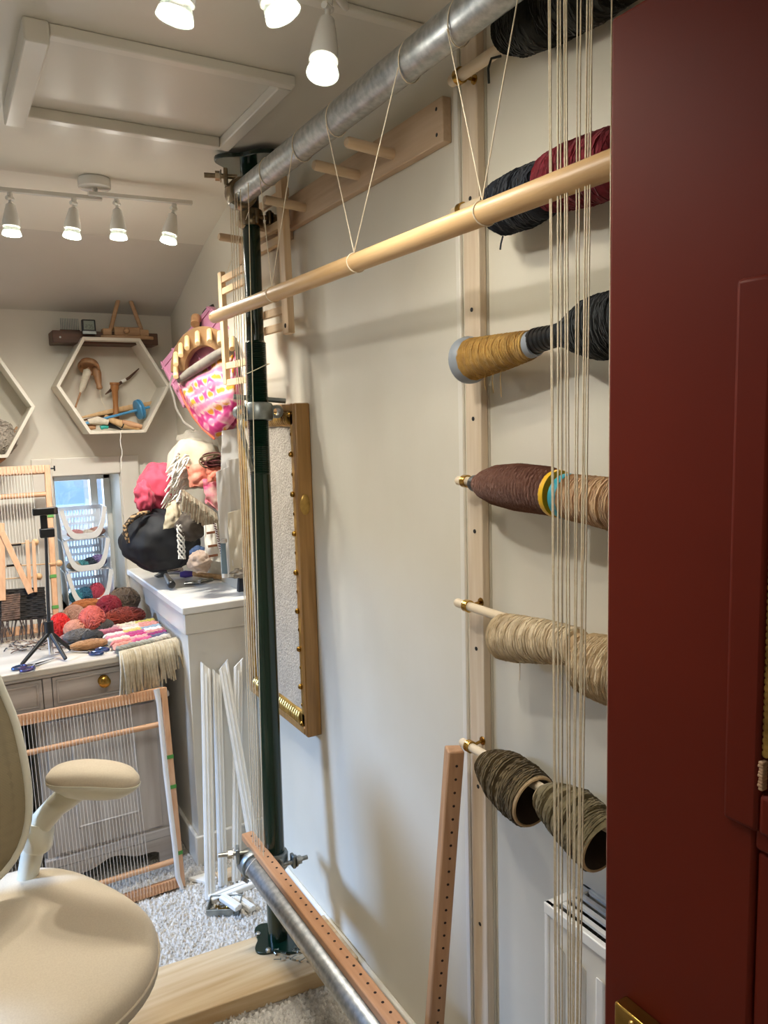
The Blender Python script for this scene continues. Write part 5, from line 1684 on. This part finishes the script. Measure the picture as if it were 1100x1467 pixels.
# arms: bracket under the seat, elbow behind the back, sloping post, pad
armL = [V((.060, 1.80, .385)), V((.088, 1.915, .40)), V((.108, 1.935, .48)), V((.128, 1.918, .565))]
postL = [V((.128, 1.915, .555)), V((.138, 1.905, .605)), V((.175, 1.875, .655)), V((.225, 1.835, .705)), V((.246, 1.815, .722))]
padC, padD = V((.250, 1.797, .735)), V((.164, -.13, 0)).normalized()
padS = V((-padD.y, padD.x, 0))
def mir(p, sg):
    if sg > 0: return p
    r = p - CC
    l = r.dot(CLf)
    return p - CLf * (2 * l)
for sg in (1, -1):
    MB().tube([mir(p, sg) for p in armL], [.020, .022, .024, .027], 16).build('arm_bracket', chairpl_m, chr_)
    MB().lathe(mir(V((.130, 1.915, .545)), sg), mir(V((.140, 1.905, .620)), sg), [(0, .030), (.006, .034), (.05, .035), (.056, .031), (.072, .028)], 24).build('arm_collar', chairpl_m, chr_)
    MB().tube([mir(p, sg) for p in postL], [.026, .029, .027, .030, .034], 16, flat=((0, 0, 1), .8)).build('arm_post', chairpl_m, chr_, ang=60)
    def pfn(a, k, dz):
        c, s_ = sell(a, 2.5)
        f = c * .110 * k
        w_ = .047 - .008 * (f / .12)
        return mir(padC + padD * f + padS * (s_ * w_ * k) + V((0, 0, dz - .016 * (f / .122) ** 2 * (1 if f > 0 else .5))), sg)
    ap_ = ringmesh([(.97, .0), (1.0, .006), (.99, .014), (.9, .025), (.6, .032), (.2, .034), (.001, .034)], pfn).build('arm_pad', chairfab_m, chr_, ang=70)
    ringmesh([(.001, -.046), (.40, -.045), (.66, -.036), (.90, -.016), (1.0, -.004), (1.005, .001), (.9, .002)], pfn).build('pad_shell', chairpl_m, ap_, ang=50)
MB().tube([K(-.10, 0, SZ - .09), K(-.27, 0, SZ - .05), K(-.285, 0, SZ + .12), K(-.285, 0, SZ + .30)], [.03, .03, .026, .02], 14).build('back_stem', chairpl_m, chr_)

# ================================================================== HANGING THINGS BY THE CORNER
HO, HN = V((.76, 3.0, 0)), V((.35, .14, 0)).normalized()
E0 = V((0, 0, EYE))


def Hq(px, py, k=1.0):
    g = PP(px, py, HO, HN)
    return E0 + (g - E0) * k


pink_m = M('pink_plastic', '#d99ab6', .4, col2='#cf8dab', scale=10)
t = thing('pink_plastic_case', 'pink ribbed plastic case hanging behind the wooden peg arch in the corner', 'case', Hq(270, 560))
qd = [Hq(229, 521, 1.01), Hq(298, 438, 1.01), Hq(333, 470, 1.01), Hq(262, 585, 1.01)]
MB().prism(qd, HN * .03).build('case', pink_m, t, bevel=.004)
for k in range(5):
    a, b = lerp(qd[0], qd[1], .04 + k * .235), lerp(qd[3], qd[2], .04 + k * .235)
    MB().beam(a - HN * .002, b - HN * .002, .006, .006).build('rib', pink_m, t, bevel=.001)
for k in (.12, .5):
    a, b = lerp(qd[0], qd[3], k), lerp(qd[1], qd[2], k)
    MB().beam(a - HN * .002, b - HN * .002, .005, .005).build('rib', pink_m, t, bevel=.001)
t = thing('black_bag', 'black grey bag top showing above the pink plastic case', 'bag', Hq(310, 450, 1.03))
MB().blob(Hq(312, 468, 1.045), (.07, .03, .075), 20, 14, lambda p: 1 + .15 * N(p, 2.5, 3)).build('bag', M('black_grey_cloth', '#33353a', .6, col2='#1d1e22', scale=12), t)
arch_m = wood('arch_wood', '#a9855e', '#936f48', 0, scale=10)
t = thing('peg_arch_loom', 'semicircular wooden peg loom with round pegs hanging in the corner', 'peg loom', Hq(290, 520, .985))
cx_, cy_ = 291, 528
def arc(rx, ry, k, n=22, a0=185, a1=-5): return [Hq(cx_ + rx * math.cos(math.radians(a0 + (a1 - a0) * i / n)), cy_ - ry * math.sin(math.radians(a0 + (a1 - a0) * i / n)), k) for i in range(n + 1)]
o_, i_ = arc(47, 61, .985), arc(27, 33, .985)
mb = MB()
nv_ = len(o_)
bk = HN * .020 + V((0, 0, -.004))
mb.add(o_ + i_ + [v + bk for v in o_] + [v + bk for v in i_],
       [f for i in range(nv_ - 1) for f in ((i, i + 1, nv_ + i + 1, nv_ + i), (2 * nv_ + i, 3 * nv_ + i, 3 * nv_ + i + 1, 2 * nv_ + i + 1), (i, 2 * nv_ + i, 2 * nv_ + i + 1, i + 1), (nv_ + i, nv_ + i + 1, 3 * nv_ + i + 1, 3 * nv_ + i))] + [(0, nv_, 3 * nv_, 2 * nv_), (nv_ - 1, 3 * nv_ - 1, 4 * nv_ - 1, 2 * nv_ - 1)])
mb.build('arch', arch_m, t, ang=40, bevel=.002)
pegw = wood('arch_peg_wood', '#efd3a2', '#e2bf88', 2)
for px, py in ((252, 525), (252, 507), (259, 494), (268, 484), (283, 477), (300, 474), (315, 477), (332, 485)):
    a = Hq(px, py, .985)
    e_ = Hq(px, py + 15, .955)
    MB().lathe(a, e_, [(0, .0095), ((e_ - a).length - .002, .0095), ((e_ - a).length, .0075)], 14).build('peg', pegw, t)
MB().lathe(Hq(281, 455, 1.0), Hq(279, 467, .985), [(0, .018), (.02, .017), (.04, .016)], 14).build('handle', sw1, t)
bagm = bpy.data.materials.new('pink_patterned_cloth')
bagm.use_nodes = True
nt = bagm.node_tree
bs = nt.nodes['Principled BSDF']
bs.inputs['Roughness'].default_value = .75
tc = nt.nodes.new('ShaderNodeTexCoord')
mp = nt.nodes.new('ShaderNodeMapping')
mp.inputs['Rotation'].default_value = (0, .5, .4)
mp.inputs['Scale'].default_value = (8, 8, 6.5)
nt.links.new(tc.outputs['Object'], mp.inputs[0])
mg = nt.nodes.new('ShaderNodeTexMagic')
mg.turbulence_depth = 2
mg.inputs['Scale'].default_value = 2.2
mg.inputs['Distortion'].default_value = 1.3
nt.links.new(mp.outputs[0], mg.inputs['Vector'])
rp = nt.nodes.new('ShaderNodeValToRGB')
els = rp.color_ramp.elements
els[0].position, els[0].color = .12, S('#d8901f')
els[1].position, els[1].color = .95, S('#b8286f')
for p_, h_ in ((.16, '#d08a2a'), (.24, '#dba59a'), (.32, '#dcb8ae'), (.42, '#d2809c'), (.62, '#c64c84')):
    e_ = els.new(p_)
    e_.color = S(h_)
nt.links.new(mg.outputs['Fac'], rp.inputs['Fac'])
nt.links.new(rp.outputs['Color'], bs.inputs['Base Color'])
t = thing('tote_bag', 'pink cloth bag with white and ochre pattern hanging by the prop', 'bag', Hq(300, 625, .97))
rimL, rimR = (256, 550), (336, 503)
lowp = [(256, 550), (262, 570), (275, 595), (291, 615), (309, 629), (322, 618), (334, 604), (344, 585), (346, 562), (341, 535), (336, 503)]
def bagf(u, v):
    # u along the rim, v from rim to bottom edge
    rx = rimL[0] + (rimR[0] - rimL[0]) * u
    ry = rimL[1] + (rimR[1] - rimL[1]) * u
    k = u * 10
    i = min(9, int(k))
    bx = lowp[i][0] + (lowp[i + 1][0] - lowp[i][0]) * (k - i)
    by = lowp[i][1] + (lowp[i + 1][1] - lowp[i][1]) * (k - i)
    bul = math.sin(pi * min(1, v * .95 + .05)) * math.sin(pi * u)
    return Hq(rx + (bx - rx) * v, ry + (by - ry) * v, .985 - .022 * bul - .010 * N((u * 5, v * 4, 2)) - .006 * abs(N((u * 9, v * 7, 5))))
MB().sheet(bagf, 30, 24, .004).build('bag_cloth', bagm, t, ang=70)
MB().sheet(lambda u, v: bagf(u, v) + HN * (.03 + .05 * math.sin(pi * u) * math.sin(pi * v)), 12, 10, .003).build('bag_back', bagm, t, ang=70)
MB().tube([bagf(u / 10, 0) - HN * .003 for u in range(11)], .0022, 6).build('white_edge', whitecord_m, t)
MB().tube([Hq(*p, .98) for p in ((258, 558), (264, 575), (277, 598), (291, 615), (307, 629))], .0035, 6).build('orange_edge', M('orange_binding', '#cf5a3a', .6), t)
t = thing('grey_cloth_roll', 'grey rolled cloth lying across the top of the pink patterned bag', 'cloth', Hq(290, 530, .975))
MB().tube([Hq(257, 545, .972), Hq(272, 534, .970), Hq(292, 521, .970), Hq(312, 508, .970), Hq(330, 498, .972)], [.012, .017, .018, .017, .013], 14).build('roll', M('grey_linen', '#8b8478', .8, col2='#77716a', scale=30, bump=.3, bscale=60), t)
t = thing('clear_plastic_bag', 'crinkled clear grey plastic bag hanging behind the ladder rack', 'bag', Hq(335, 540, .99))
MB().blob(Hq(336, 515, .99), (.04, .03, .075), 20, 16, lambda p: 1 + .2 * N(p, 4, 9)).build('bag', M('grey_plastic_film', '#8a8478', .2, col2='#6f6a60', scale=22, ramp=(.4, .6)), t)
t = thing('grey_strap', 'grey looped strap hanging left of the pink patterned bag', 'strap', Hq(250, 590, .99))
MB().tube([Hq(247, 538, .985), Hq(243, 552, .985), Hq(249, 570, .985), Hq(252, 585, .985), Hq(263, 605, .985), Hq(278, 616, .985)], .0055, 8, flat=((0, 0, 1), .4)).build('strap', M('grey_webbing', '#8c857b', .7), t)

# ================================================================== THE PILE ON THE LEDGE


def heap(name, label, cat, c, rad, mat, fn, nu=44, nv=30, rot=None, part='cloth'):
    t = thing(name, label, cat, (c[0], c[1], c[2] - rad[2]))
    MB().blob(c, rad, nu, nv, fn, rot).build(part, mat, t, ang=80)
    return t


def folds(amp, f, s, fa=.06, ff=5):
    return lambda p: 1 + amp * N(p, f, s) - fa * abs(N((p.x * ff, p.y * ff, p.z * ff * .5), 1, s + 3))


blackcl = M('black_cotton_cloth', '#15171c', .7, col2='#0e1014', scale=6, bump=.2, bscale=40)
c = P(231, 773, y=2.90)
t = heap('black_bag', 'bulging black cloth bag with a patterned top edge on the ledge', 'bag', c, (.150, .13, .122), blackcl, folds(.14, 1.6, 4, .16, 3.4), 56, 40)
MB().tube([P(177, 766, y=2.83), P(181, 752, y=2.83), P(190, 742, y=2.83), P(202, 736, y=2.83), P(214, 733, y=2.84)], [.006, .011, .014, .012, .006], 12, flat=((0, 1, 0), .8)).build('patterned_hem', M('gold_black_lace', '#2a221b', .7, col2='#a98a62', scale=90, ramp=(.5, .56)), t)
MB().tube([P(178, 752, y=2.80), P(180, 765, y=2.79), P(184, 778, y=2.785)], [.006, .010, .005], 10).build('patterned_hem', M('gold_black_lace_b', '#2a221b', .7, col2='#a98a62', scale=90, ramp=(.5, .56)), t)
pinkm = M('pink_jersey', '#d8506a', .75, col2='#cf4761', scale=5, sheen=.2)
heap('pink_cloth_bundle', 'bright pink cloth bundle on top of the black bag', 'cloth', P(228, 698, y=2.96), (.082, .085, .098), pinkm, folds(.20, 1.7, 8, .16, 3.6), 52, 36)
heap('pink_cloth_bundle', 'small crumpled pink sleeve end left of the big pink bundle', 'cloth', P(206, 712, y=2.88), (.036, .04, .060), pinkm, folds(.3, 2.2, 5, .22, 4))
creamf = M('cream_fleece_cloth', '#d5cab3', .95, col2='#c6baa0', scale=14, bump=.5, bscale=60, bdist=.004, sheen=.3)
t = heap('cream_sheepskin', 'cream shaggy sheepskin with long white locks on top of the pile', 'fleece', P(280, 664, y=2.85), (.105, .10, .098), creamf, folds(.16, 2.0, 2, .1, 3))
lk_ = MB()
rs = random.Random(12)
for k in range(120):
    u_ = rs.random()
    a = P(262 - 10 * u_ + rs.uniform(-10, 12), 655 + 62 * u_ + rs.uniform(-6, 6), y=2.765 + rs.uniform(-.01, .02))
    g = V((rs.uniform(-.042, -.012), -.016, rs.uniform(-.040, -.004)))
    lk_.tube([a, a + g * .5 + V((0, -.006, .008)), a + g], [.0034, .0042, .0014], 6)
tag(lk_.build('white_locks', whitecord_m, t), kind='stuff')
pm = lambda n_, c1, c2, s_=60: M(n_, c1, .85, col2=c2, scale=s_, bump=.3, bscale=150)


def cloth(name, label, cat, quad, y, mat, nu=16, nv=16, th=.012, amp=.012, seed=1, part='cloth'):
    q = [P(*p, y=y + (i in (0, 1)) * .02) for i, p in enumerate(quad)]
    t = thing(name, label, cat, q[3])
    MB().sheet(lambda u, v: lerp(lerp(q[0], q[1], u), lerp(q[3], q[2], u), v) + V((0, -amp * N((u * 4, v * 4, seed)) - amp * 1.2 * math.sin(pi * u) * math.sin(pi * v), 0)), nu, nv, th).build(part, mat, t, ang=70)
    return t


cloth('coral_weaving', 'coral and salmon woven piece lying below the maroon cords', 'weaving', [(268, 668), (308, 664), (304, 694), (272, 698)], 2.72, pm('coral_weft', '#d9785f', '#e3a48e', 30), seed=2)
cloth('magenta_weaving', 'hot pink and cream woven piece in the middle of the pile', 'weaving', [(290, 688), (330, 676), (330, 745), (296, 720)], 2.68, pm('magenta_weft', '#e0487f', '#e8c9b8', 26), seed=3)
cloth('orange_knit', 'small orange knitted patch above the hot pink weaving', 'weaving', [(296, 672), (318, 668), (316, 688), (298, 690)], 2.66, pm('orange_knit', '#d9694f', '#e2937c', 90), seed=4, th=.01)
t = thing('tassel_fringe', 'taupe and grey thick yarn fringe hanging from the hot pink weaving', 'fringe', P(290, 750, y=2.66))
fm1, fm2 = yarn_m('taupe_fringe', '#8c7a64', '#75644f'), yarn_m('stone_fringe', '#a39a86', '#857b68')
for mm, par in ((fm1, 0), (fm2, 1)):
    f_ = MB()
    rs = random.Random(30 + par)
    for k in range(26):
        s_ = (k + .5 * par) / 26
        a = P(262 + 48 * s_, 702 + 34 * s_, y=2.675)
        e_ = P(262 + 48 * s_ + rs.uniform(-2, 4), 728 + 34 * s_ + rs.uniform(-5, 8), y=2.645)
        f_.tube([a, lerp(a, e_, .5) + V((0, -.014, .006)), e_], [.004, .005, .003], 6)
    tag(f_.build('fringe', mm, t), kind='stuff')
heap('taupe_cloth', 'dark taupe crumpled cloth under the taupe fringe', 'cloth', P(275, 752, y=2.72), (.06, .05, .055), M('taupe_linen', '#5f554a', .85, col2='#4d443b', scale=20), folds(.2, 2.5, 6, .2, 4))
cloth('cream_cloth_corner', 'pale cream cloth corner lying over the black bag', 'cloth', [(240, 722), (254, 716), (266, 752), (234, 758)], 2.73, M('cream_canvas', '#cfc3a8', .85, col2='#beb193', scale=40), seed=6, th=.006)
heap('blue_denim', 'small dark blue denim bundle above the beige cloth', 'cloth', P(284, 792, y=2.66), (.032, .03, .024), M('blue_denim', '#2d3f5e', .85, col2='#3a4f70', scale=60), folds(.2, 2.5, 3, .2, 4))
heap('beige_cloth', 'pinkish beige crumpled cloth at the front of the pile', 'cloth', P(287, 805, y=2.61), (.044, .04, .040), M('pinkish_beige_cloth', '#b5a08e', .85, col2='#a28d7b', scale=30), folds(.22, 2.2, 7, .22, 4))
t = thing('macrame_tassel', 'knotted white macrame tassel hanging over the black bag', 'tassel', P(260, 806, y=2.70))
for k in range(4):
    pts = [P(258 + 5 * math.sin(i * 1.1 + k * 1.57) + i * .3, 752 + i * 5.4, y=2.70 - .006 * math.cos(i * 1.1 + k * 1.57)) for i in range(10)]
    MB().tube(pts, .0032, 7).build('cord', whitecord_m, t)
t = cloth('printed_cloth', 'white cloth with brown print and rope-striped edge beside the envelopes', 'cloth', [(293, 753), (310, 750), (316, 805), (294, 802)], 2.585, M('white_print_cloth', '#e3ddd0', .8), seed=7, th=.006, amp=.006)
for k, (px, py) in enumerate(((302, 764), (304, 783), (305, 797))):
    a, b = P(px - 6, py, y=2.570), P(px + 7, py - 2, y=2.570)
    MB().beam(a, b, .003, .008).build('brown_mark', M('brown_print%d' % k, '#8a5a3e', .8), t)
rp_ = MB()
rope = [P(307 + i * .42, 750 + i * 1.77, y=2.565) for i in range(40)]
MB().tube(rope, .0042, 8).build('rope_edge', whitecord_m, t)
for i in range(0, 39, 2):
    rp_.tube([rope[i] + V((-.0045, -.003, .001)), rope[i] + V((.0045, -.004, -.004))], .0018, 5)
tag(rp_.build('rope_stripes', M('maroon_stripe', '#5a2330', .8), t), kind='stuff')
t = thing('maroon_cords', 'bundle of maroon cords coiled on top of the sheepskin', 'cords', P(305, 670, y=2.70))
rs = random.Random(14)
for k in range(16):
    c = P(307 + rs.uniform(-7, 7), 659 + rs.uniform(-6, 6), y=2.70)
    rx, rz = rs.uniform(.018, .052), rs.uniform(.006, .024)
    MB().tube([c + V((math.cos(a) * rx, -.01 * math.sin(a * 2 + k) - .012 * (k % 4), math.sin(a) * rz)) for a in [2 * pi * i / 20 for i in range(20)]], .0034, 6, closed=True).build('cord', yarn_m('maroon_cord%d' % k, '#6a2c2c' if k % 3 else '#7d6a4e', '#51201f' if k % 3 else '#6a5940'), t)
film = M('clear_film', '#d9d2c4', .15, alpha=.28)
heap('clear_plastic_cover', 'crumpled clear plastic sheet over the sheepskin under the patterned bag', 'plastic sheet', P(285, 636, y=2.86), (.085, .06, .055), film, folds(.25, 2.3, 11, .25, 4), part='film')
# envelopes and papers standing on edge
pap = M('white_paper', '#dcdbd9', .7, col2='#d2d1cf', scale=6)
for i, (q, y, lab, mm) in enumerate(((((318, 617), (352, 612), (352, 700), (316, 690)), 2.61, 'tall crumpled white paper rising at the back of the envelopes', pap),
                                     (((309, 676), (328, 668), (334, 826), (318, 828)), 2.565, 'white envelope standing on edge at the front of the pile', pap),
                                     (((324, 660), (346, 655), (348, 828), (330, 828)), 2.575, 'pale grey envelope standing behind the front envelope', M('pale_grey_paper', '#c9c7c4', .7)),
                                     (((326, 735), (348, 728), (346, 826), (330, 826)), 2.560, 'cream card leaning against the envelopes', M('cream_card', '#cfc7b4', .7)))):
    g = [P(*p, y=y) for p in q]
    zmin = CZ + .001
    for v_ in g:
        if v_.z < zmin + .05: v_.z = zmin
    t = thing('paper_envelope', lab, 'paper', g[3])
    MB().sheet(lambda u, v: lerp(lerp(g[0], g[1], u), lerp(g[3], g[2], u), v) + V((0, .004 * N((u * 2, v * 3, i)) - .007 * abs(N((u * 2.5, v * 3.5, i + 4))), 0)), 12, 26, .003).build('sheet', mm, t, ang=30)
t = thing('blue_strip', 'grey blue card strip with a silver clip beside the printed cloth', 'card', P(320, 822, y=2.552))
g = [P(*p, y=2.553) for p in ((316, 779), (323, 779), (326, 822), (318, 822))]
MB().prism(g, (0, .003, 0)).build('card', M('grey_blue_card', '#6f8798', .6), t)
a = P(320, 776, y=2.55)
MB().box((a.x - .013, 2.546, a.z - .004), (a.x + .013, 2.558, a.z + .010)).build('clip', chrome_m, t, bevel=.002)
t = thing('dark_folder', 'dark navy folder standing on edge at the far right of the ledge', 'folder', P(346, 815, y=2.61))
g = [P(*p, y=2.62) for p in ((349, 735), (353, 735), (350, 812), (340, 812))]
for v_ in g[2:]: v_.z = CZ + .001
MB().prism(g, (0, .02, 0)).build('folder', M('navy_card', '#20242e', .6), t)
heap('grey_cloth', 'grey crumpled rag at the right front corner of the ledge', 'cloth', P(342, 823, y=2.556) + V((0, .02, .004)), (.040, .03, .022), M('grey_rag', '#8a8176', .85, col2='#776e63', scale=30), folds(.25, 2.2, 9, .25, 4))
# tools
hz = CZ + .012
t = thing('claw_hammer', 'claw hammer with a black grip lying on the white ledge', 'hammer', P(240, 828, z=CZ))
a, b = P(254, 813, z=hz + .008), P(248, 832, z=hz + .006)
d = V((-.1, -1, 0)).normalized()
g0 = P(246, 838, z=hz + .01)
g1 = g0 + V((.03, .20, .0))
MB().lathe(g0, g1, [(0, .010), (.004, .0145), (.06, .0145), (.09, .012), (.20, .009)], 16).build('grip', black_m, t)
hd0 = P(222, 823, z=hz + .008)
hd1 = P(272, 806, z=hz + .008)
MB().prism([hd0 + V((0, 0, -.010)), hd0 + V((.012, 0, -.016)), hd0 + V((.05, .0, -.014)), hd0 + V((.05, 0, .014)), hd0 + V((.012, 0, .016)), hd0 + V((.0, 0, .014)), hd0 + V((.022, 0, .0))], (.0, .03, 0)).build('claw', M('dark_steel', '#6c6d6c', .4, .8), t, bevel=.003)
MB().lathe(hd0 + V((.05, .015, 0)), hd0 + V((.115, .02, 0)), [(0, .011), (.03, .012), (.045, .015), (.062, .015), (.065, .013)], 18).build('face', chrome_m, t)
t = thing('chisel', 'wooden-handled tool with a purple ferrule lying behind the pliers', 'tool', P(270, 830, z=CZ))
g0, g1 = P(258, 823, z=hz + .003), P(276, 822, z=hz + .003)
MB().tube([g0, lerp(g0, g1, .4), g1], [.010, .015, .011], 12).build('purple_end', M('purple_rubber', '#5b4590', .5), t)
g2 = P(318, 827, z=hz + .001)
MB().tube([g1, lerp(g1, g2, .4), lerp(g1, g2, .8), g2], [.009, .0105, .0100, .008], 12).build('wooden_handle', sw2, t)
t = thing('metal_pliers', 'slim grey metal pliers lying at the front edge of the ledge', 'pliers', P(284, 834, z=CZ))
g0, g1, g2 = P(264, 836, z=CZ + .007), P(285, 834, z=CZ + .008), P(304, 829, z=CZ + .007)
MB().tube([g0, g1, g2], [.004, .0065, .0045], 8).build('handle', zinc_m, t)
MB().tube([g0 + V((.01, .022, 0)), g1 + V((0, .008, 0)), g2 + V((.0, -.012, 0))], [.004, .006, .0045], 8).build('handle', zinc_m, t)
MB().lathe(g1 + V((0, 0, .006)), g1 + V((0, 0, 1)), [(-.01, .007), (.002, .007)], 12).build('pivot', chrome_m, t)

# loose fibres by the loom foot
rs = random.Random(21)
t = thing('fibre_scraps', 'brown and dark loose fibre scraps on the desk in front of the loom', 'yarn', P(60, 930, z=TZ))
for cn, c1 in (('brown', '#6b5142'), ('dark', '#2e2825'), ('pale', '#b7a692')):
    mb = MB()
    for k in range(16):
        a = P(rs.uniform(18, 62) if k % 3 else rs.uniform(84, 128), rs.uniform(917, 932), z=TZ + .004)
        pts = [a]
        g = rs.uniform(0, 6.3)
        for j in range(5):
            g += rs.uniform(-1, 1)
            pts.append(pts[-1] + V((math.cos(g) * .014, math.sin(g) * .014, 0)))
            pts[-1].z = TZ + .003 + .006 * rs.random()
        mb.tube(pts, .0018, 5)
    tag(mb.build('strands', yarn_m('scraps_' + cn, c1, c1), t), kind='stuff')
g = ur1 + V((.012, -.004, -.012))
w_ = MB().tube([g, g + V((.016, 0, 0))], .003, 8).tube([g + V((.014, 0, .010)), g + V((.014, 0, -.010))], .003, 6).build('wing_nut', blacks_m, lm)
